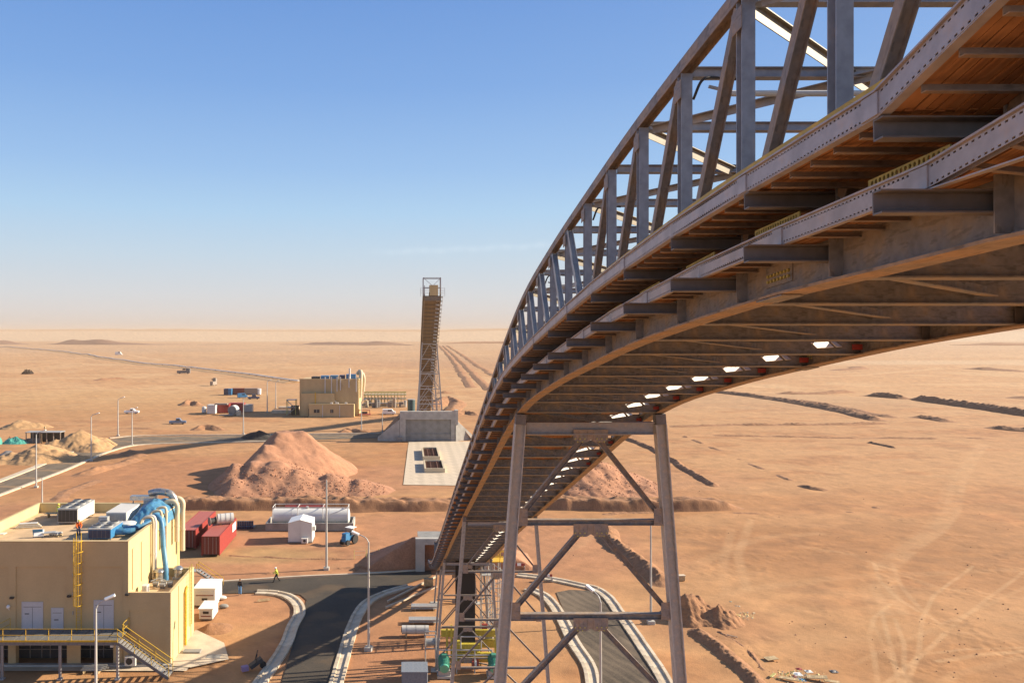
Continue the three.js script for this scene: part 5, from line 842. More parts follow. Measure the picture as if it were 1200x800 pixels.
  { const [x, d] = P(309, 704); t = thing('plank_stack', 'few pale planks lying on the soil inside the left kerb bend', 'planks', [x, 0, d], .3); for (let i = 0; i < 3; i++) part(t, 'plank', [box(-.8 + i * .1, .7, .03 + i * .05, .07 + i * .05, -.2 + i * .15, -.1 + i * .15)], M.plywood); }
}
// ------------------------------------------------------------------ portal, headwall, slab, hoppers
{
  const pd = 99, px0 = X(487, pd), t = thing('concrete_portal', 'grey concrete tunnel portal with a dark opening at the end of the gallery', 'portal', [px0 + 4.4, 0, pd]); const w = 4.4, h = 4.1;
  part(t, 'wall', [box(-w, -w + 1.15, -.2, h, 0, .8)], M.conc); part(t, 'wall', [box(w - 1.15, w, -.2, h, 0, .8)], M.conc); part(t, 'lintel', [box(-w + 1.151, w - 1.151, h - .75, h - .002, .002, .8)], M.conc);
  part(t, 'tunnel', [box(-w + .3, -w + .8, -.2, h - .3, .801, 5), box(w - .8, w - .3, -.2, h - .3, .801, 5), box(-w + .801, w - .801, h - .6, h - .3, .801, 5), box(-w + .801, w - .801, -.1, h - .602, 4.5, 5)], M.concDark); part(t, 'switch_box', [box(-w + 1.5, -w + 2.3, 1.0, 1.5, -.15, .3)], M.brack);
  struct('hills', heap((x, d) => Math.min(4.0, -.4 + 4 * (d - 99.75), 4.0 - .62 * Math.max(0, Math.abs(x - px0 - 4.4) - 4.5) , 4.0 - .6 * Math.max(0, d - 101)) + .3 * (fbm(x / 2, d / 2, 3, 651) - .5) - .12, px0 - 7, px0 + 16, 99.75, 110, .35), M.heap);
  // headwall
  const hd = 217, hx0 = X(468.5, hd), hx1 = X(533, hd), H = 8.05;
  const hw = thing('headwall', 'tall grey concrete headwall with sloping wing walls in front of the inclined tower', 'headwall', [(hx0 + hx1) / 2, 0, hd]); const a = (hx1 - hx0) / 2;
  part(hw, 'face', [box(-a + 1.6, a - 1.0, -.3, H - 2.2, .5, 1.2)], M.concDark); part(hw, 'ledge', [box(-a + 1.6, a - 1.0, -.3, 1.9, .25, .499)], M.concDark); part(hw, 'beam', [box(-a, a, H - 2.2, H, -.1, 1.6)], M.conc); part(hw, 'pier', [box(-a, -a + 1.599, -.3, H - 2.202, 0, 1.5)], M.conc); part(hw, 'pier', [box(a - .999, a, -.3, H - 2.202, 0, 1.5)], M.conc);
  part(hw, 'end_block', [box(a + .002, a + .9, H - 3.6, H + .35, -.15, 2.2)], M.conc);
  const wing = (s) => { const sp = new THREE.Shape([[0, -.3], [s * 6, -.3], [s * 6, 1.0], [s * 5.6, 1.3], [0, H - 2.2]].map(p => new THREE.Vector2(...p))); const g = new THREE.ExtrudeGeometry(sp, { depth: .5, bevelEnabled: false }); if (s > 0) { g.rotateY(.55); g.translate(a + .05, 0, -.2); } else { g.rotateY(-.06); g.translate(-a - .05, 0, -.6); } return g; };
  part(hw, 'wing_wall', [wing(-1)], M.conc); part(hw, 'wing_wall', [wing(1)], M.conc); part(hw, 'tie_block', [box(-a - .6, -a + .6, 0, 1.2, -1.2, -.15)], M.concDark);
  struct('hills', heap((x, d) => { const q = Math.min(d - 218.4, 60 - (d - 218.4) * .9), r = H - 1.2 - 1.25 * Math.max(0, Math.abs(x - (hx0 + hx1) / 2) - a + .5); return Math.min(r, H - 1.2 - .62 * Math.max(0, d - 230)) + .5 * (fbm(x / 4, d / 4, 3, 641) - .5) - (q < 0 ? 20 : 0); }, hx0 - 16, hx1 + 16, 218.4, 246, .7), M.berm);
  struct('slab', sheet([P(472.5, 568), P(546, 569), P(552, 517), P(479, 517.5)].map(([x, d]) => [x, d]), .03), M.concPale);
  struct('slab', sheet([P(548, 566), P(546.5, 545), P(552.5, 524), P(566, 524), P(575, 566)], .026), M.concPale);
  // two grated hoppers
  [[494.5, 515.8, 524, 539.5, 'farther'], [496.5, 521.5, 539, 554, 'nearer']].forEach(([x0, x1, y0, y1, nm], i) => {
    const d1 = (EYE - .9) * F / (y0 - HY), d0 = EYE * F / (y1 - HY), xl = X(x0 + 1, d0), xr = X(x1, d0), t = thing('grated_hopper', nm + ' of two concrete hoppers with rusty grating on the pale slab', 'hopper', [(xl + xr) / 2, 0, d0], 0, 'grated hoppers on the slab'), w = (xr - xl) / 2, l = Math.min(d1 - d0, i ? 14.5 : 16.5);
    part(t, 'wall', [box(-w, w, 0, .95, 0, .35)], M.beige); part(t, 'wall', [box(-w, w, 0, .95, l - .35, l)], M.beige); part(t, 'wall', [box(-w, -w + .35, 0, .95, .351, l - .351)], M.beige); part(t, 'wall', [box(w - .35, w, 0, .95, .351, l - .351)], M.beige); part(t, 'bed', [box(-w + .351, w - .351, 0, .55, .351, l - .351)], M.brownGrid);
    for (let k = 1; k < 12; k++) part(t, 'grate_bar', [box(-w + .351, w - .351, .6, .72, l * k / 12 - .06, l * k / 12 + .06)], M.brownGrid); for (const q of [-.33, .33]) part(t, 'grate_bar', [box(q * w - .08, q * w + .08, .721, .8, .36, l - .36)], M.brownGrid);
  });
}
// ------------------------------------------------------------------ the inclined tower gallery behind the headwall
{
  const z0 = 196, z1 = 283, hA = 38.2, hB = .6, xl = X(497.5, z0), W = 4.0, cx = xl + W / 2;
  const t = thing('inclined_gallery', 'tall steep conveyor gallery on splayed legs rising above the horizon behind the headwall', 'conveyor gallery', [cx, 0, z0]);
  const hh = z => lerp(hA, hB, (z - z0) / (z1 - z0)), Q = (u, v, z) => new THREE.Vector3(u - W / 2, hh(z) + v, -(z - z0));
  const N = 40, zk = k => lerp(z0, z1, k / N), tan = std(.30, .27, .215, { map: T.dusty, roughness: .8 });
  for (const u of [0, W]) { part(t, 'main_girder', [bar(Q(u, .3, z0 - .5), Q(u, .3, z1), secI(.25, .6))], M.under); part(t, 'top_chord', [bar(Q(u, 3.0, z0), Q(u, 3.0, z1), secBox(.18, .18))], M.steelBrown); }
  for (const u of [-.45, W + .55]) part(t, 'walkway_edge', [bar(Q(u, .65, z0), Q(u, .65, z1), secBox(.06, .18))], M.galv);
  for (let k = 0; k <= N; k++) {
    const z = zk(k); part(t, 'cross_beam', [bar(Q(-.4, .2, z), Q(W + .5, .2, z), secBox(.18, .24))], tan);
    for (const u of [0, W]) { part(t, 'truss_vertical', [bar(Q(u, .3, z), Q(u, 3.0, z), secBox(.14, .14), { up: new THREE.Vector3(0, 0, 1) })], M.steel); if (k < N) part(t, 'truss_diagonal', [bar(Q(u, 3.0, z), Q(u, .4, zk(k + 1)), secBox(.11, .11))], M.galv); }
    if (k < N) { part(t, 'deck_panel', [bar(Q(W / 2 - .15, .55, z + .05), Q(W / 2 - .15, .55, zk(k + 1) - .05), secBox(W + .6, .06))], tan); part(t, 'side_sheet', [bar(Q(.05, 1.5, z), Q(.05, 1.5, zk(k + 1)), secBox(.03, 1.6))], tan); part(t, 'side_sheet', [bar(Q(W - .05, 1.5, z), Q(W - .05, 1.5, zk(k + 1)), secBox(.03, 1.6))], tan); if (k < 22) { const n = new THREE.Vector3(.62, .6, .5).normalize(); part(t, 'guard_plate', [bar(Q(W - 1.1, -.05, z + 1.3), Q(W - .2, -.05, z + 1.3), secBox(.7, .03), { up: n })], M.white); } }
  }
  part(t, 'conveyor_belt', [bar(Q(W / 2, 1.4, z0), Q(W / 2, 1.4, z1), secBox(1.8, .06))], M.rubber);
  // head frame and box
  const up = new THREE.Vector3(0, 0, 1), fr = []; for (const x of [-2.3, 2.0]) for (const z of [0, -4]) fr.push(bar(new THREE.Vector3(x, hA, z), new THREE.Vector3(x, hA + 5.1, z), secBox(.18, .18), { up })); for (const h of [2.6, 5.0]) { fr.push(bar(new THREE.Vector3(-2.3, hA + h, 0), new THREE.Vector3(2, hA + h, 0), secBox(.16, .16)), bar(new THREE.Vector3(-2.3, hA + h, -4), new THREE.Vector3(2, hA + h, -4), secBox(.16, .16)), bar(new THREE.Vector3(-2.3, hA + h, 0), new THREE.Vector3(-2.3, hA + h, -4), secBox(.16, .16)), bar(new THREE.Vector3(2, hA + h, 0), new THREE.Vector3(2, hA + h, -4), secBox(.16, .16))); }
  part(t, 'head_frame', fr, M.steel); part(t, 'head_brace', [bar(new THREE.Vector3(-2.2, hA + 4.9, .05), new THREE.Vector3(0, hA + 3, .05), secBox(.1, .1)), bar(new THREE.Vector3(2, hA + 4.9, .05), new THREE.Vector3(0, hA + 3, .05), secBox(.1, .1))], M.galv);
  part(t, 'head_box', [box(-.75, 1.35, hA + .6, hA + 3.2, -.4, 3.5)], M.wall); part(t, 'head_panel', [box(-2.1, 2.1, hA - .7, hA + .5, -.2, 3)], tan); part(t, 'head_rail', [...[1.2, 1.8, 2.4].flatMap(h => [bar(new THREE.Vector3(-3, hA + h, .2), new THREE.Vector3(-.8, hA + h, .2), secBox(.06, .06)), bar(new THREE.Vector3(1.4, hA + h, .2), new THREE.Vector3(3, hA + h, .2), secBox(.06, .06))]), bar(new THREE.Vector3(3, hA + .4, .2), new THREE.Vector3(3, hA + 2.5, .2), secBox(.07, .07), { up }), bar(new THREE.Vector3(-3, hA + .4, .2), new THREE.Vector3(-3, hA + 2.5, .2), secBox(.07, .07), { up })], M.galv);
  // splayed bents
  const bents = [[222, 'nearest splayed steel bent under the inclined gallery', .075], [243, 'middle splayed steel bent under the inclined gallery', .07], [264, 'low splayed steel bent under the inclined gallery', .07]];
  for (const [z, lab, B] of bents) {
    const top = hh(z), b = thing('tower_bent', lab, 'steel bent', [cx, 0, z]), L = h => -W / 2 - B * (top - h), R = h => W / 2 + B * (top - h), w = (x, h) => new THREE.Vector3(x, h, 0);
    for (const f of [L, R]) part(b, 'leg', [bar(w(f(top), top), w(f(0), 0), secBox(.36, .36), { up })], M.galv);
    for (let h = top - .5; h > 3; h -= 4.2) { part(b, 'cross_strut', [bar(w(L(h), h), w(R(h), h), secBox(.2, .22))], M.galv); const n = Math.max(.3, h - 4.2); part(b, 'brace', [bar(w(0, h), w(L(n), n), secBox(.17, .17), { up })], M.galv); part(b, 'brace', [bar(w(0, h), w(R(n), n), secBox(.17, .17), { up })], M.galv); }
  }
  // small plant round the tower foot
  const tk = thing('foot_tank', 'dark blue green upright tank at the left of the tower foot', 'tank', [X(482, 290), 0, 290]); part(tk, 'shell', [cyl(0, .4, 0, 1.4, 4.6, 18)], std(.03, .08, .09, { roughness: .6 })); part(tk, 'lid', [cyl(0, 5, 0, 1.45, .15, 18)], M.galv); part(tk, 'plinth', [cyl(0, 0, 0, 1.6, .4, 18)], M.conc);
  const gt = thing('guy_tower', 'slender lattice mast standing right of the inclined gallery', 'mast', [X(514, 262), 0, 262]); for (const [x, z] of [[-.5, 0], [.5, 0], [0, -.8]]) part(gt, 'leg', [bar(new THREE.Vector3(x * 1.6, 0, z), new THREE.Vector3(x * .3 - 1.2, 24, z * .4), secBox(.13, .13), { up })], M.galv); for (let h = 1; h < 23; h += 2.4) { const s = 1 - h / 32, o = -1.2 * h / 24; part(gt, 'lacing', [bar(new THREE.Vector3(-.8 * s + o, h, 0), new THREE.Vector3(.8 * s + o, h + 2, 0), secBox(.08, .08), { up })], M.galv); }
}

// ------------------------------------------------------------------ belt take-up, drives and steel stock under the gallery end
{
  const z = 71.6, x = 5.42, L = (a, b, c) => new THREE.Vector3(a, b, -c);
  let t = thing('belt_loop', 'black conveyor belt hanging straight down inside the third steel bent', 'conveyor belt', [x, 0, z]);
  part(t, 'belt_strand', [bar(L(.16, 9.6, -.3), L(.16, 2.2, -.3), secBox(1.25, .03), { up: new THREE.Vector3(0, 0, 1) })], M.rubber);
  part(t, 'belt_strand', [bar(L(-.3, 9.6, .5), L(-.3, 2.2, .5), secBox(1.3, .03), { up: new THREE.Vector3(0, 0, 1) })], M.rubber);
  for (const [dx, zz, h] of [[.16, -.3, 9.65], [-.3, .5, 9.65]]) part(t, 'pulley', [rod(L(dx - .68, h, zz), L(dx + .68, h, zz), .3, 18)], M.dark);
  part(t, 'lower_pulley', [rod(L(-.8, 2.1, .1), L(.8, 2.1, .1), .4, 20)], M.dark);
  t = thing('takeup_frame', 'yellow take-up frame at the foot of the hanging belt', 'take-up frame', [x, 0, z]);
  part(t, 'front_beam', [box(-1.0, 1.1, 1.5, 2.15, -1.0, -.6)], M.gearYellow); part(t, 'front_panel', [box(-1.35, 1.2, .45, 1.4, -.95, -.6)], M.gearYellow); part(t, 'rear_beam', [box(-2.2, 3.3, 1.9, 2.5, 1.4, 1.7)], M.gearYellow); part(t, 'rear_beam', [box(1.3, 3.4, .9, 1.6, 1.4, 1.7)], M.gearYellow);
  for (const sx of [-1.75, -1.35]) part(t, 'upright', [bar(L(sx, 0, -.4), L(sx, 4.4 + sx * .6, -.2), secBox(.16, .2), { up: new THREE.Vector3(0, 0, 1) })], M.gearYellow); for (const sx of [1.25, 2.6]) part(t, 'upright', [bar(L(sx, 0, -.4), L(sx, 2.6, -.2), secBox(.16, .2), { up: new THREE.Vector3(0, 0, 1) })], M.gearYellow);
  part(t, 'bracket', [box(-1.15, -.6, 2.152, 2.4, -.95, -.6)], M.gearYellow); part(t, 'side_plate', [box(1.0, 2.2, .5, 1.3, -.85, -.5)], M.gearYellow);
  part(t, 'red_hub', [rod(L(.4, .55, -1.3), L(1.0, .55, -1.3), .42, 16)], M.red); part(t, 'hub_stripe', [rod(L(.6, .55, -1.3), L(.8, .55, -1.3), .43, 16)], M.white);
  t = thing('guard_rail', 'pale steel guard rail in front of the yellow take-up frame', 'guard rail', [x, 0, 69.6]); for (const h of [1.6, 2.05]) part(t, 'rail', [rod(L(-2.6, h, 0), L(2.1, h, 0), .06, 8)], M.pole); for (const q of [-2.6, -1, .6, 2.1]) part(t, 'post', [rod(L(q, 0, 0), L(q, 2.05, 0), .05, 8)], M.pole); part(t, 'upper_rail', [rod(L(-.6, 3.1, .3), L(1.2, 3.1, .3), .06, 8), rod(L(-.6, 2.05, .3), L(-.6, 3.1, .3), .05, 8), rod(L(1.2, 2.05, .3), L(1.2, 3.1, .3), .05, 8)], M.pole);
  for (const [px, nm] of [[520.5, 'left'], [579, 'right']]) { t = thing('drive_motor', 'green drive motor at the ' + nm + ' end of the yellow take-up frame', 'motor', [X(px, 68.9), 0, 68.9]); part(t, 'body', [sweep([L(0, 1.35, .9), L(0, 1.0, -.35)], ring(.46, 18))], M.green); for (let i = 0; i < 6; i++) part(t, 'cooling_fin', [sweep([L(0, 1.3 - i * .05, .7 - i * .18), L(0, 1.285 - i * .05, .65 - i * .18)], ring(.5, 18))], M.green); part(t, 'fan_cover', [sweep([L(0, 1.0, -.35), L(0, .93, -.6)], ring(.4, 18))], std(.09, .36, .26, { roughness: .35 })); part(t, 'terminal_box', [box(-.2, .2, 1.55, 1.85, .1, .5)], M.green); part(t, 'stand', [box(-.5, .5, .2, .65, -.3, .8)], M.steel); part(t, 'foot', [box(-.6, .6, 0, .199, -.4, .9)], M.conc); }
  // scaffold towers at the right
  const scaf = (lab, px, d, w, l, h, n, m) => { const s = thing('scaffold_tower', lab, 'scaffold', [X(px, d), 0, d]); for (const a of [-w / 2, 0, w / 2]) for (const c of [0, l]) part(s, 'standard', [rod(L(a, 0, c), L(a, h, c), .05, 6)], M.pole); for (let i = 1; i <= n; i++) { const y = h * i / n; for (const c of [0, l]) part(s, 'ledger', [rod(L(-w / 2, y, c), L(w / 2, y, c), .04, 6)], i === n ? m : M.pole); for (const a of [-w / 2, w / 2]) part(s, 'ledger', [rod(L(a, y, 0), L(a, y, l), .04, 6)], M.pole); part(s, 'diagonal', [rod(L(i % 2 ? -w / 2 : w / 2, y - h / n, -.06), L(i % 2 ? w / 2 : -w / 2, y, -.06), .035, 6)], M.pole); } part(s, 'platform', [box(-w / 2, w / 2, h - .02, h + .03, .05, l - .05)], m); for (const q of [.55, 1.1]) part(s, 'guard', [rod(L(-w / 2, h + q, 0), L(w / 2, h + q, 0), .04, 6), rod(L(-w / 2, h + q, l), L(w / 2, h + q, l), .04, 6)], m); for (const a of [-w / 2, 0, w / 2]) part(s, 'guard_post', [rod(L(a, h, 0), L(a, h + 1.1, 0), .04, 6), rod(L(a, h, l), L(a, h + 1.1, l), .04, 6)], m); return s; };
  scaf('grey tube scaffold tower with yellow top rails right of the hanging belt', 586, 77, 1.9, 1.6, 7.6, 6, M.yellow); scaf('lower grey tube scaffold beside the yellow topped one', 572, 76, 1.2, 1.4, 6.6, 5, M.pole);
  t = thing('control_panel', 'small red and grey control panel at the scaffold foot', 'control panel', [X(573, 73.5), 0, 73.5]); part(t, 'cabinet', [move(roundBox(.7, .9, .35, .03), 0, 1.5, 0)], M.galv); part(t, 'red_box', [move(roundBox(.5, .5, .3, .03), -.4, 2.4, 0)], M.red); part(t, 'stand', [cyl(0, 0, 0, .08, 1.5, 8)], M.pole);
  // stock on the left of the bent
  const stock = (lab, px0, px1, py, n, m, sec, kind = 'steel_stack') => { const [xx, d] = P((px0 + px1) / 2, py), w = (px1 - px0) * d / F, s = thing(kind, lab, 'steel stack', [xx, 0, d]); for (let i = 0; i < n; i++) part(s, 'steel_length', [bar(L(-w / 2, .32, i * .34), L(w / 2 + .1 * (i % 2), .32, i * .34), sec)], m); for (const a of [-.35, .35]) part(s, 'bearer', [box(a * w - .06, a * w + .06, 0, .15, -.2, n * .34)], M.plywood); return s; };
  stock('stack of pale steel channels left of the bent legs, farther of two', 482, 513, 715, 3, M.pole, secC(.26, .3, .03)); stock('stack of pale steel channels left of the bent legs, nearer of two', 479, 514, 731, 3, M.pole, secC(.26, .3, .03));
  { const [xx, d] = P(487, 745); t = thing('rolled_mat', 'pale rolled up mat lying left of the take-up frame', 'roll', [xx, 0, d]); part(t, 'roll', [sweep([L(-1.35, .62, 0), L(1.3, .62, 0)], ring(.42, 18))], M.offWhite); for (const q of [-.9, 0, .9]) part(t, 'strap', [sweep([L(q, .62, 0), L(q + .07, .62, 0)], ring(.43, 18))], M.galv); part(t, 'core', [sweep([L(-1.42, .62, 0), L(-1.351, .62, 0)], ring(.25, 14))], M.dark); part(t, 'bearer', [box(-1, -.85, 0, .21, -.4, .4), box(.85, 1, 0, .21, -.4, .4)], M.plywood); }
  { const [xx, d] = P(486, 806); t = thing('steel_box', 'blue grey steel box on skids at the lower edge left of the take-up', 'box', [xx, 0, d]); part(t, 'body', [move(roundBox(2.2, 1.2, 2.0, .05), 0, .1, 1.0)], std(.22, .26, .32, { map: T.steel })); part(t, 'lid', [box(-1.13, 1.13, 1.301, 1.37, -.05, 2.05)], std(.26, .30, .36, { map: T.steel })); part(t, 'skid', [box(-.9, -.7, 0, .099, 0, 2), box(.7, .9, 0, .099, 0, 2)], M.brack); }
  { const [xx, d] = P(505, 775); t = thing('pipework_skid', 'grey pipework frame between the bent leg and the left motor', 'pipework', [xx, 0, d]); for (const a of [-.5, .45]) for (const c of [0, .9]) part(t, 'post', [rod(L(a, 0, c), L(a, 2.4, c), .05, 6)], M.pole); for (const h of [1.2, 2.4]) part(t, 'frame_bar', [rod(L(-.5, h, 0), L(.45, h, 0), .05, 6), rod(L(-.5, h, .9), L(.45, h, .9), .05, 6)], M.pole); part(t, 'vessel', [sweep([L(-.45, 1.6, .45), L(.4, 1.6, .45)], ring(.32, 14))], M.galv); part(t, 'flange', [sweep([L(.4, 1.6, .45), L(.48, 1.6, .45)], ring(.4, 14))], M.galv); }
  { const [xx, d] = P(520, 700); t = thing('cable_crate', 'tan crate beside the pale channel stacks', 'crate', [xx - 1.6, 0, d + 4]); part(t, 'body', [move(roundBox(1.1, .8, .8, .02), 0, .1, 0)], M.plywood); part(t, 'skid', [box(-.5, -.35, 0, .099, -.4, .4), box(.35, .5, 0, .099, -.4, .4)], M.plywood); }
  // long kerb-like lines of stored rails near the portal
  for (const [p, q, lab] of [[[454, 706], [512, 676], 'long pale steel rail lying along the shadow edge, upper of two'], [[452, 713], [512, 688], 'long pale steel rail lying along the shadow edge, lower of two']]) { const a = P(...p), c = P(...q); single('steel_rail', [bar(V(a[0], .12, a[1]), V(c[0], .12, c[1]), secI(.2, .2, .03, .03))], M.concPale, lab, 'rail'); }
  for (const [px, py, w, lab] of [[640, 681, 1.5, 'red and white barrier standing left of the right road start'], [604, 668, 2.4, 'red and white barrier board near the kerb end behind the bents']]) { const [xx, d] = P(px, py); t = thing('road_barrier', lab, 'barrier', [xx, 0, d]); for (let i = 0; i < 5; i++) part(t, i % 2 ? 'white_block' : 'red_block', [box(-w / 2 + w * i / 5, -w / 2 + w * (i + 1) / 5 - .01, .55, .85, -.04, .04)], i % 2 ? M.white : M.red); part(t, 'leg', [box(-w / 2, -w / 2 + .08, 0, .55, -.3, .3), box(w / 2 - .08, w / 2, 0, .55, -.3, .3)], M.pole); }
}
// ------------------------------------------------------------------ lamp posts
function lamp(px, py, h, label, o = {}) {
  const [x, d] = P(px, py), k = o.k || 1, t = thing('lamp_post', label, 'lamp post', [x, groundH(x, d), d], o.turn || 0, 'lamp posts along the roads');
  part(t, 'base', [move(roundBox(.7, .45, .7, .04), 0, -.1, 0)], M.conc);
  part(t, 'pole', [cyl(0, .35, 0, .13 * k, h - .35, 12, .075 * k)], o.m || M.pole);
  if (o.arm !== 0) {
    const a = o.arm || 1.3, tip = new THREE.Vector3(a, h + .7, 0);
    part(t, 'arm', [tube([new THREE.Vector3(0, h - .06, 0), new THREE.Vector3(a * .25, h + .35, 0), tip], .05 * k, 8)], o.m || M.pole);
    const hd = roundBox(.75, .18, .36, .05); hd.rotateZ(.35); hd.translate(a + .25, h + .68, 0); part(t, 'lamp_head', [hd], M.white);
  }
  return t;
}
lamp(432, 761, 10.2, 'lamp post right of the main road kerb in front of the portal', { turn: 2.9, arm: 1.1 });
lamp(112, 866, 9.6, 'lamp post in front of the landing of the plant building', { turn: .25, arm: .75 });
lamp(382.5, 667, 11.3, 'tall plain pole between the white shed and the cross road', { arm: 0, k: 1.2 });
lamp(704, 853, 9.6, 'lamp post in the right road, its head below the nearest bent strut', { turn: 2.2, arm: .8 });
lamp(763, 730, 10.6, 'thin pole just left of the right leg of the nearest bent', { arm: 0 });
lamp(42, 571, 10.2, 'lamp post at the near edge of the left road, leftmost', { k: 1.2 });
lamp(49, 618, 7.6, 'short thin pole just behind the roof of the plant building', { arm: 0 });
lamp(106.5, 540, 10.3, 'lamp post at the near edge of the left road, second from the left', { k: 1.3 });
lamp(154.5, 522, 9.2, 'lamp post at the bend where the left road turns level', { k: 1.3, arm: .9 });
lamp(138, 511, 10.3, 'taller lamp post just left of the one at the road bend', { k: 1.4 });
lamp(285, 508.5, 10.2, 'lamp post beside the road in front of the red containers', { k: 1.4, arm: .8 });
lamp(313, 483, 11.2, 'left of two slim lamp posts between the containers and the far building', { k: 1.6, arm: .8 });
lamp(323, 478, 10, 'right of two slim lamp posts between the containers and the far building', { k: 1.6, arm: .8 });
lamp(423.5, 506, 9.0, 'lamp post on the road right of the far low annex', { k: 1.4, arm: .8 });
lamp(448, 507, 6.2, 'short leaning pole at the left wing of the headwall', { k: 1.2, arm: 0 });
// ------------------------------------------------------------------ far plant building, annex and pipe yard
{
  const d = 282, t = thing('far_plant_building', 'tan block shaped plant building with blue roof machines in the distance', 'building', [X(387, d), 0, d]), xl = X(351, d), xr = X(420, d), cx = X(387, d), b = (a, c, y0, y1, q0, q1) => box(a - cx, c - cx, y0, y1, q0, q1), H = 12.6;
  part(t, 'walls', [b(xl, xr, 0, H, 0, 18)], M.wallTan); part(t, 'side_wall', [b(xr + .002, xr + .12, 0, H - .05, .1, 17.9)], M.wall); part(t, 'parapet', [b(xl - .1, xr + .2, H, H + .5, -.1, .3)], M.wallTan); part(t, 'parapet', [b(xr - .3, xr + .2, H, H + .5, .301, 18)], M.wall);
  for (let i = 0; i < 6; i++) part(t, 'pilaster', [b(lerp(xl, xr, i / 6 + .02), lerp(xl, xr, i / 6 + .045), 0, H - .02, -.12, -.002)], M.wallTan);
  part(t, 'lower_block', [b(xl + .8, X(392, d), 0, 7.9, -1.6, -.121)], M.wallTan); part(t, 'coping', [b(xl + .7, X(392.5, d), 7.9, 8.05, -1.7, -.121)], M.wall);
  part(t, 'door', [b(X(362, d), X(364, d), 0, 2.6, -1.66, -1.601)], M.dark); part(t, 'ladder', [b(X(369.5, d), X(370.5, d), 2, 8.4, -1.8, -1.62)], M.yellow);
  for (const [px, y0] of [[381, 8], [388.5, 5], [395, 8.6], [399, 9], [409, 10], [417.5, 8.5]]) part(t, 'wall_pipe', [b(X(px, d) - .16, X(px, d) + .16, y0, H + 1.2, -.6, -.25)], M.offWhite);
  part(t, 'wall_pipe', [b(X(388.5, d) + .161, X(394, d), 5, 5.35, -.6, -.25), b(X(393.5, d), X(394.5, d), 1.5, 4.999, -2, -1.65)], M.offWhite);
  for (const [a, c, h, m] of [[364, 373, 1.1, M.dark], [375, 384, 1.4, M.blue], [386, 395, 1.5, M.blueWrap], [397, 403, 1.6, M.navy], [405, 416, 1.9, M.blue]]) part(t, 'roof_machine', [b(X(a, d), X(c, d), H, H + h, 2, 6)], m);
  part(t, 'stack', [cyl(X(409.5, d) - cx, H, 1, .35, 4.2, 10)], M.offWhite); part(t, 'duct', [tube([new THREE.Vector3(X(421, d) - cx, 6, -4), new THREE.Vector3(X(422, d) - cx, 12, -4), new THREE.Vector3(X(421.5, d) - cx, 15.6, -5), new THREE.Vector3(X(418, d) - cx, 14.6, -6)], .7, 10), tube([new THREE.Vector3(X(424, d) - cx, 8, -8), new THREE.Vector3(X(425, d) - cx, 13, -8), new THREE.Vector3(X(423, d) - cx, 14.8, -8)], .6, 10)], M.beige);
  const d2 = 277, s = thing('far_annex', 'long single storey tan annex in front of the far plant building', 'building', [X(389, d2), 0, d2]), c2 = X(389, d2), q = (a, c, y0, y1, e0, e1) => box(a - c2, c - c2, y0, y1, e0, e1), al = X(362, d2), ar = X(414.5, d2);
  part(s, 'walls', [q(al, ar, 0, 4.3, 0, 4)], M.wallTan); part(s, 'side_wall', [q(ar + .002, ar + .1, 0, 4.28, .05, 3.95)], M.wall); part(s, 'parapet', [q(al - .1, ar + .15, 4.3, 4.6, -.1, .25)], M.wall); for (const [px, w] of [[371, 1.0], [388.8, .55]]) { const wn = part(s, 'window', [q(X(px, d2) - w, X(px, d2) + w, 1.5, 2.7, -.05, -.002)], M.dark); part(wn, 'frame', [q(X(px, d2) - .04, X(px, d2) + .04, 1.5, 2.7, -.09, -.051)], M.offWhite); } for (const px of [378, 398]) part(s, 'downpipe', [q(X(px, d2) - .1, X(px, d2) + .1, 0, 4.2, -.14, -.002)], M.offWhite); for (const px of [388, 395, 405]) part(s, 'roof_box', [q(X(px, d2) - .4, X(px, d2) + .4, 4.3, 5.0, 1, 2)], M.offWhite); part(s, 'roof', [q(al + .1, ar - .1, 4.301, 4.36, .26, 3.95)], M.roofTan);
  const fr = thing('access_frame', 'spindly tan steel stair frame at the left end of the far building', 'stair tower', [X(341, 284), 0, 284]); for (const [x, z] of [[-1.6, 0], [1.6, 0], [-1.6, 3], [1.6, 3]]) part(fr, 'post', [box(x - .1, x + .1, 0, 5.5, z - .1, z + .1)], M.paleYellow); for (const h of [2.6, 5.3]) part(fr, 'platform', [box(-1.8, 1.8, h, h + .15, 0, 3)], M.galv); part(fr, 'stair', [bar(new THREE.Vector3(-1.6, 0, .3), new THREE.Vector3(1.6, 2.6, .3), secBox(.8, .15)), bar(new THREE.Vector3(1.6, 2.6, .3), new THREE.Vector3(-1.6, 5.3, .3), secBox(.8, .15))], M.galv); part(fr, 'cabinet', [box(-.2, 2.4, 0, 3.2, 1, 3.4)], M.dark);
  for (const [a, c, py, lab] of [[318, 362, 484, 'long low pale plinth in front of the left end of the far building'], [326, 350, 479.5, 'low pale plinth behind the longer one left of the far building']]) { const dd = EYE * F / (py - HY); single('plinth', [box(X(a, dd), X(c, dd), -.1, .9, dd, dd + 3)], M.concPale, lab, 'plinth'); }
  // pipe yard
  const py = thing('pipe_rack', 'low yellowish rack of pipes and posts between the far building and the inclined tower', 'pipe rack', [X(452, 320), 0, 320]), cx3 = X(452, 320), r = rng(12);
  for (let i = 0; i < 13; i++) { const x = X(427 + i * 3.9, 320) - cx3; for (const z of [0, 7]) part(py, 'post', [box(x - .11, x + .11, 0, 4.8, z - .1, z + .1)], M.paleYellow); part(py, 'cross_beam', [box(x - .1, x + .1, 3.9, 4.1, -.3, 7.3)], M.paleYellow); part(py, 'cross_beam', [box(x - .1, x + .1, 2.3, 2.5, -.3, 7.3)], M.paleYellow); }
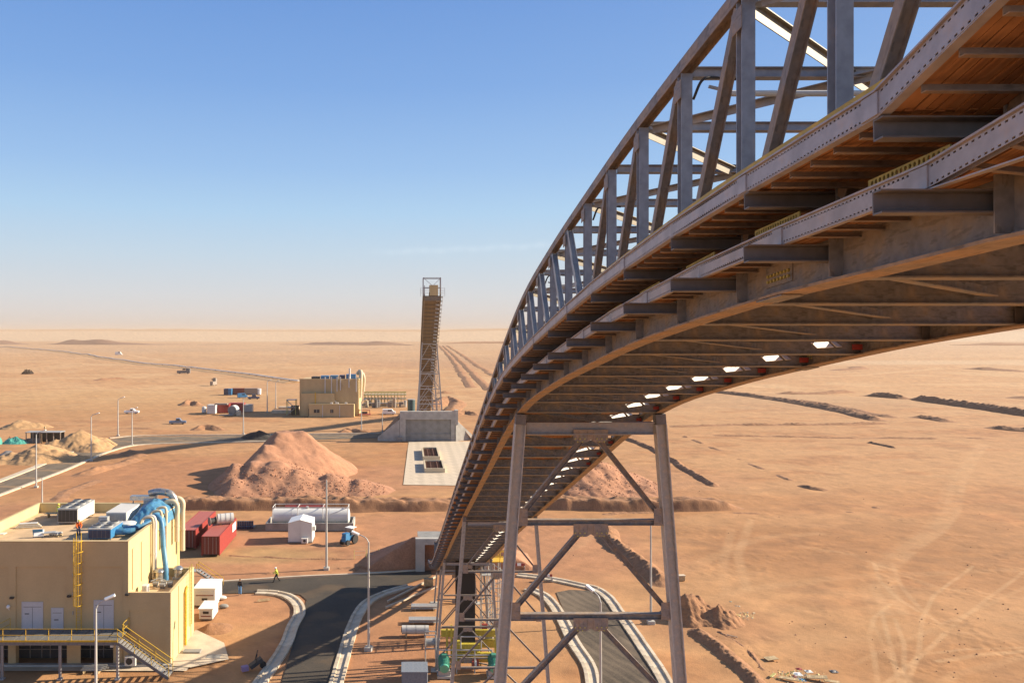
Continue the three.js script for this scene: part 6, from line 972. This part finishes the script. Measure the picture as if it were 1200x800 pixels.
  for (const [h, z, m] of [[4.35, .5, M.beige], [4.35, 1.6, M.paleYellow], [4.3, 3.4, M.galv], [4.3, 5.2, M.beige], [2.75, .4, M.galv], [2.75, 2, M.beige], [2.7, 4, M.redDark], [1.1, -1.5, M.galv], [4.9, 6.6, M.paleYellow]]) part(py, 'pipe', [rod(new THREE.Vector3(X(426, 320) - cx3, h, -z), new THREE.Vector3(X(476, 320) - cx3, h, -z), .24, 8)], m);
  for (let i = 0; i < 16; i++) { const x = X(427 + r() * 48, 312) - cx3, z = -9 + r() * 12, h = 1 + r() * 2; part(py, i % 3 ? 'valve_skid' : 'vessel', [i % 3 ? box(x - .8, x + .8, 0, h, z - .6, z + .6) : cyl(x, 0, z, .6, h + 1, 10)], [M.brack, M.beige, M.galv, M.steelBrown][i % 4]); }
  const rl = thing('red_skid', 'small red steel skid at the right end of the far low annex', 'skid', [X(427, 281), 0, 281]); part(rl, 'base', [box(-2.2, 2.2, .3, .6, 0, 2)], M.red); part(rl, 'frame', [box(-2, -1.8, .6, 2.4, 0, .2), box(1.8, 2, .6, 2.0, 0, .2), box(-2, 2, 1.9, 2.1, 0, .2)], M.red); part(rl, 'pump', [rod(new THREE.Vector3(-1, 1.1, -1), new THREE.Vector3(1, 1.1, -1), .4, 10)], M.dark);
  const wv = thing('white_van', 'small white vehicle near the pipes left of the headwall', 'van', [X(456, 286), 0, 286]); vehicle(wv, 4.6, 1.9, M.white, 'van');
}
function vehicle(t, L, H, m, kind) {        // runs along x
  const W = 1.8, s = new THREE.Shape((kind === 'van' ? [[-L / 2, .35], [L / 2, .35], [L / 2, 1.0], [L * .36, 1.1], [L * .22, H], [-L / 2, H]] : kind === 'pickup' ? [[-L / 2, .4], [L / 2, .4], [L / 2, .95], [L * .25, 1.05], [L * .13, H], [-L * .08, H], [-L * .13, 1.05], [-L / 2, 1.05]] : [[-L / 2, .5], [L / 2, .5], [L / 2, H * .9], [L * .28, H], [L * .2, H], [L * .2, H * .55], [-L / 2, H * .55]]).map(p => new THREE.Vector2(...p)));
  const g = new THREE.ExtrudeGeometry(s, { depth: W - .1, bevelEnabled: true, bevelSize: .05, bevelThickness: .05, bevelSegments: 1 }); g.translate(0, 0, -W / 2 + .05); part(t, 'body', [g], m);
  for (const x of [-L * .32, L * .32]) for (const z of [-W / 2 + .05, W / 2 - .25]) part(t, 'wheel', [rod(new THREE.Vector3(x, .36, z), new THREE.Vector3(x, .36, z + .2), .36, 14)], M.rubber);
  for (const z of [-W / 2 - .015, W / 2 + .002]) part(t, 'window', [box(kind === 'van' ? -L * .1 : -L * .07, L * (kind === 'van' ? .2 : .12), H * .66, H * .92, -z - .013, -z)], M.glass);
}
{
  const car = (px, py, label, kind, L, H, m, turn) => { const [x, d] = P(px, py), t = thing(kind === 'truck' ? 'truck' : kind === 'pickup' ? 'pickup' : 'van', label, kind === 'pickup' ? 'pickup' : kind, [x, groundH(x, d), d], turn); vehicle(t, L, H, m, kind); return t; };
  car(208, 497, 'blue grey pickup parked on the sand beyond the left road', 'pickup', 5.2, 1.85, std(.12, .17, .26, { roughness: .4 }), .2);
  car(154, 484.5, 'small white pickup far out on the flat above the road bend', 'pickup', 5, 1.8, M.white, .1);
  car(215, 438, 'dark truck far away beside the pale embankment line', 'truck', 9, 4, M.brack, 0); car(250, 451.5, 'tall dark lorry seen end on beyond the containers', 'truck', 4.5, 4.2, M.steelBrown, 1.3);
  car(139, 416, 'tiny white lorry on the pale patch of the far plain', 'van', 9, 4, M.white, 0);
  car(297, 467.5, 'white and blue pickup in front of the dark container row', 'pickup', 5, 2.1, M.navy, .3); car(284, 466, 'small blue van in front of the dark container row', 'van', 4.4, 2.0, M.blue, .4);
  // container yard
  const yard = (name, label, cat, px0, px1, py, h, len, m, group) => { const d = EYE * F / (py - HY), a = X(px0, d), c = X(px1, d), t = thing(name, label, cat, [(a + c) / 2, 0, d], 0, group), w = (c - a) / 2; part(t, 'body', [box(-w, w, .15, h, 0, len)], m); const n = Math.max(3, Math.round(w * 2 / .8)); for (let i = 0; i < n; i++) part(t, 'rib', [box(-w + w * 2 * i / n, -w + w * 2 * i / n + .28, .2, h - .08, -.06, -.002)], m); part(t, 'roof', [box(-w - .05, w + .05, h, h + .08, -.07, len + .05)], m); part(t, 'base_rail', [box(-w, w, 0, .149, -.02, len)], M.dark); return t; };
  const g = 'containers standing in the far yard';
  yard('shipping_container', 'dark blue container at the left end of the dark container row', 'shipping container', 262, 267, 463, 2.9, 3, M.navy, g); yard('shipping_container', 'blue container second from the left in the dark row', 'shipping container', 267.2, 271, 463, 2.9, 3, M.blue, g); yard('shipping_container', 'long brown container left of centre in the dark row', 'shipping container', 271.3, 286, 462.5, 2.9, 3, M.redDark, g); yard('shipping_container', 'long brown container at the right end of the dark row', 'shipping container', 286.3, 301.5, 462.5, 2.9, 3, M.steelBrown, g); yard('site_cabin', 'white cabin end closing the dark container row on the right', 'cabin', 301.8, 304.5, 462.5, 2.7, 3, M.white);
  yard('shipping_container', 'bright red container left of the round white tank end', 'shipping container', 252.5, 268, 484, 3.3, 3, M.red, g); yard('shipping_container', 'bright red container right of the round white tank end', 'shipping container', 268.3, 285.5, 483, 3.3, 3, M.red, g); yard('site_cabin', 'white box cabin at the left of the bright red containers', 'cabin', 242.5, 252, 485, 3.2, 3, M.whitePaint); yard('site_cabin', 'grey box cabin right of the bright red containers', 'cabin', 286, 295, 483, 2.7, 3, M.galv);
  let t = thing('site_tank', 'short white tank with a round end in front of the bright red containers', 'tank', [X(272, 284), 0, 284]); part(t, 'shell', [sweep([new THREE.Vector3(0, 1.7, 0), new THREE.Vector3(.4, 1.7, -2.6)], ring(1.7, 22))], M.whitePaint); part(t, 'end_plate', [sweep([new THREE.Vector3(-.05, 1.7, .3), new THREE.Vector3(0, 1.7, 0)], ring(1.55, 22))], M.concDark); part(t, 'stand', [box(-1.4, 1.4, 0, .4, 0, 2)], M.concDark);
  t = thing('site_tank', 'small white drum tank at the far left of the container yard', 'tank', [X(239, 292), 0, 292]); part(t, 'shell', [cyl(0, .2, 0, .85, 1.9, 16)], M.whitePaint); part(t, 'lid', [cyl(0, 2.1, 0, .5, .25, 12)], M.whitePaint); part(t, 'stand', [cyl(0, 0, 0, .9, .2, 16)], M.concDark);
  single('concrete_block', [box(X(277.5, 283), X(282, 283), 0, 1.6, 282, 283.4)], M.concPale, 'pale concrete block right of the round white tank', 'block'); single('pipe_stack', [0, 1, 2].map(i => rod(V(X(260, 285), .3 + .2 * (i > 1), 281 + i * .6), V(X(276, 285), .3 + .2 * (i > 1), 281 + i * .6), .28, 8)).slice(0, 1), M.concDark, 'grey pipe lying in front of the bright red containers', 'pipe'); single('roof_rack', [box(X(251, 286), X(266, 286), 3.45, 3.9, 286, 288)], M.steelBrown, 'brown rack lying on top of the left bright red container', 'rack');
  // long low shed, tarpaulin
  const sd = P(50, 519)[1], sa = X(30, sd), sb = X(70, sd); t = thing('long_shed', 'long low dark shed with a pale roof line beyond the left road', 'shed', [(sa + sb) / 2, 0, sd]); const w = (sb - sa) / 2; part(t, 'back_wall', [box(-w, w, 0, 2.7, 2.6, 2.8)], M.dark); part(t, 'roof', [bar(new THREE.Vector3(-w - .2, 2.85, -1.3), new THREE.Vector3(w + .2, 2.85, -1.3), secBox(3.2, .16))], M.galv); for (let i = 0; i <= 5; i++) part(t, 'post', [box(-w + 2 * w * i / 5 - .1, -w + 2 * w * i / 5 + .1, 0, 2.75, 0, .2)], M.steelBrown); part(t, 'counter', [box(-w, -w * .2, 0, 1.1, .4, 1.2)], M.brack); part(t, 'pale_post', [box(w * -.1, w * -.1 + .35, 0, 2.6, -.4, -.1)], M.plywood);
  t = thing('roof_lamp', 'small orange lamp on a short post on top of the long low shed', 'lamp', [X(50, sd), 2.93, sd + 1.2]); part(t, 'post', [cyl(0, 0, 0, .08, .8, 8)], M.plywood); part(t, 'cover', [cyl(0, .8, 0, .25, .5, 10)], M.plywood);
  const [tx, td] = P(16, 520); single('tarpaulin', heap((x, d) => 1.5 * Math.max(0, 1 - ((x - tx) / 3.6) ** 2 - ((d - td - 1) / 2.4) ** 2) * (.5 + fbm(x * .9, d * .9, 3, 5)) + .25 * (fbm(x * 2, d * 2, 2, 5) - .5) - .05, tx - 3.6, tx + 3.6, td - 1.4, td + 3.4, .15), M.teal, 'green tarpaulin spread over a pile behind the broad sand heap', 'tarpaulin'); single('tarpaulin', heap((x, d) => 2.2 * Math.sqrt(Math.max(0, 1 - ((x - tx + 3.9) / 1.1) ** 2 - ((d - td + .8) / 1.2) ** 2)) - .05, tx - 5, tx - 2.8, td - 2, td + .4, .12), M.teal, 'small darker green bundle left of the spread tarpaulin', 'tarpaulin');
  const [bx, bd] = P(6, 538); single('dark_pile', heap(cones([[bx, bd, 1.9, .7, .6], [bx + 1, bd, 1.5, .7, .4]], 671, .5), bx - 4, bx + 4.5, bd - 3.5, bd + 3.5, .2), M.brack, 'dark grey heap at the left edge in front of the broad sand heap', 'heap');
  const [hx, hd2] = P(32, 438); single('bush', (() => { const r = rng(4), gs = []; for (let i = 0; i < 260; i++) { const s = new THREE.TetrahedronGeometry(.35 + .4 * r()); s.rotateX(r() * 6); s.rotateY(r() * 6); const a = r() * 6.3, q = Math.sqrt(r()) * 3.6; s.translate(hx + q * Math.cos(a) * 1.1, 3.6 * r() * (1 - (q / 4.2) ** 2) * (.45 + .55 * Math.sin(a * 2.5 + q) ** 2), -hd2 + q * Math.sin(a) * .5); gs.push(s); } return gs; })(), std(.09, .065, .05), 'single dark scrubby bush on the far left plain', 'bush');
  // overland conveyor along the far line
  const pts = [[-40, 403.4], [0, 406.5], [75, 412.5], [150, 424], [225, 432], [300, 441.5], [350, 448.5]].map(p => P(...p)), cv = new THREE.CatmullRomCurve3(pts.map(([x, d]) => V(x, 0, d)), false, 'centripetal'), N = 120, sp = cv.getSpacedPoints(N);
  t = thing('overland_conveyor', 'long pale conveyor line running across the far plain to the upper left', 'conveyor', [sp[60].x, 0, -sp[60].z]); const off = p => new THREE.Vector3(p.x - sp[60].x, groundH(p.x, -p.z), p.z - sp[60].z), lift = (p, h) => { const q = off(p); q.y += h; return q; };
  part(t, 'cover', [sweep(sp.map(p => lift(p, 1.1)), [[-.9, 0], [.9, 0], [.9, .2], [.5, .5], [-.5, .5], [-.9, .2]])], M.offWhite); part(t, 'service_bank', [sweep(sp.map(p => lift(p, .1)), [[-9, -.6], [12, -.6], [6, .5], [-5, .5]])], M.heapPale);
  const tr = []; for (let i = 0; i < N; i++) tr.push(bar(lift(sp[i], 0), lift(sp[i], 1.1), secBox(.5, .5), { up: new THREE.Vector3(0, 0, 1) })); const o = part(t, 'trestles', tr, M.concPale); o.userData.kind = 'stuff';
  // wire fence line near the road
  const wf = thing('wire_fence', 'thin wire fence on small posts along the near side of the left yard', 'fence', [P(240, 640)[0], 0, P(240, 640)[1]]); const f0 = P(415, 655), f1 = P(500, 650);
  const o0 = wf.position; for (let i = 0; i <= 6; i++) { const x = lerp(f0[0], f1[0], i / 6) - o0.x, z = lerp(f0[1], f1[1], i / 6) + o0.z; part(wf, 'post', [cyl(x, 0, z, .04, 1.2, 6)], M.paleYellow); } for (const h of [.5, 1.0]) part(wf, 'wire', [rod(new THREE.Vector3(f0[0] - o0.x, h, -f0[1] - o0.z), new THREE.Vector3(f1[0] - o0.x, h, -f1[1] - o0.z), .015, 4)], M.galv);
  wf.userData.label = 'thin wire fence on small posts left of the concrete portal';
}
// ------------------------------------------------------------------ litter and small things on the right
{
  const at = (px, py) => P(px, py), r = rng(33);
  { const [x, d] = at(799, 680); const t = thing('concrete_box', 'small tan concrete box just right of the nearest bent leg', 'box', [x, 0, d], .1); part(t, 'body', [move(roundBox(.75, .6, .5, .03), 0, 0, 0)], M.plywood); part(t, 'lid', [box(-.42, .42, .601, .66, -.3, .3)], M.concPale); }
  const board = (px, py, w, l, turn, tilt, label, m = M.plywood) => { const [x, d] = at(px, py), g = roundBox(w, .05, l, .012); g.rotateZ(tilt); g.rotateY(turn); g.translate(x, .1 + Math.abs(Math.sin(tilt)) * w / 2, -d); return single('board', [g], m, label, 'board'); };
  board(904, 773, 1.1, .75, .15, .06, 'pale board lying alone above the litter at the lower edge'); board(925, 797, 1.5, .5, -.55, .05, 'long pale board slanting in the litter left of the red rags'); board(958, 796, 1.6, .7, -.35, .12, 'tilted pale board in the litter right of the red rags'); board(906, 793, .8, .25, .7, .1, 'small yellow green board left of the litter', M.paleYellow); board(975, 800, 1.2, .5, -.5, .04, 'pale board at the right end of the litter, lowest');
  board(848, 731, .9, .12, -.1, .02, 'thin dark plank at the foot of the small soil heap', M.steelBrown); board(855, 746, 1.6, .12, -.75, .03, 'long thin stake lying beside the dug trench', M.steelBrown);
  const rag = (px, py, s, m, label) => { const [x, d] = at(px, py); return single('rag', heap((a, c) => s * .3 * Math.max(0, 1 - ((a - x) / s) ** 2 - ((c - d) / s / .8) ** 2 - .9 * noise(a * 3, c * 3, Math.round(px))) + s * .5 * (fbm(a * 7, c * 7, 3, Math.round(px)) - .5) * (Math.hypot(a - x, (c - d) / .8) < s * .85 ? 1 : 0) - .03, x - s, x + s, d - s, d + s, s / 9), m, label, 'rag'); };
  rag(854, 722, .42, M.red, 'bright red rag by the small soil heap'); rag(858, 724, .35, M.white, 'white rag between the red and blue ones by the small soil heap'); rag(861, 722, .3, M.blueWrap, 'pale blue rag right of the red one by the small soil heap'); rag(856, 705, .4, std(.2, .25, .2), 'dark green bundle of rubbish beyond the small soil heap'); rag(865, 711, .5, std(.45, .4, .3), 'grey bundle of rubbish, farthest right beyond the soil heap');
  rag(935, 789, .35, M.white, 'crumpled white sheet in the litter'); rag(931, 792, .26, M.redDark, 'dark red rag lying at the left of the crumpled sheet'); rag(937, 783, .22, M.red, 'small bright red rag above the crumpled sheet'); rag(948, 786, .3, M.offWhite, 'small white bag right of the crumpled sheet'); rag(940, 796, .3, M.blueWrap, 'blue rag below the crumpled sheet'); rag(978, 786, .3, M.brack, 'dark lump alone right of the litter');
  const list = []; for (let i = 0; i < 260; i++) { const c = i % 3 ? [935, 792, 34, 8] : [872, 722, 16, 5]; const [x, d] = at(c[0] + (r() + r() - 1) * c[2], c[1] + (r() + r() - 1) * c[3]); list.push([x, d, .04 + .12 * r() * r(), r(), r()]); }
  const m = new THREE.InstancedMesh(new THREE.BoxGeometry(1, .3, .7), std(.6, .5, .36), list.length), q = new THREE.Object3D(); list.forEach(([x, d, s, a, b], i) => { q.position.set(x, groundH(x, d) + s * .15, -d); q.rotation.set(a * .6, a * 6, b * .6); q.scale.setScalar(s * 1.6); q.updateMatrix(); m.setMatrixAt(i, q.matrix); m.setColorAt(i, new THREE.Color().setRGB(.4 + b, .4 + .9 * b, .4 + .9 * a * b)); }); stuff(m, 'litter');
}
renderer.render(scene, camera);
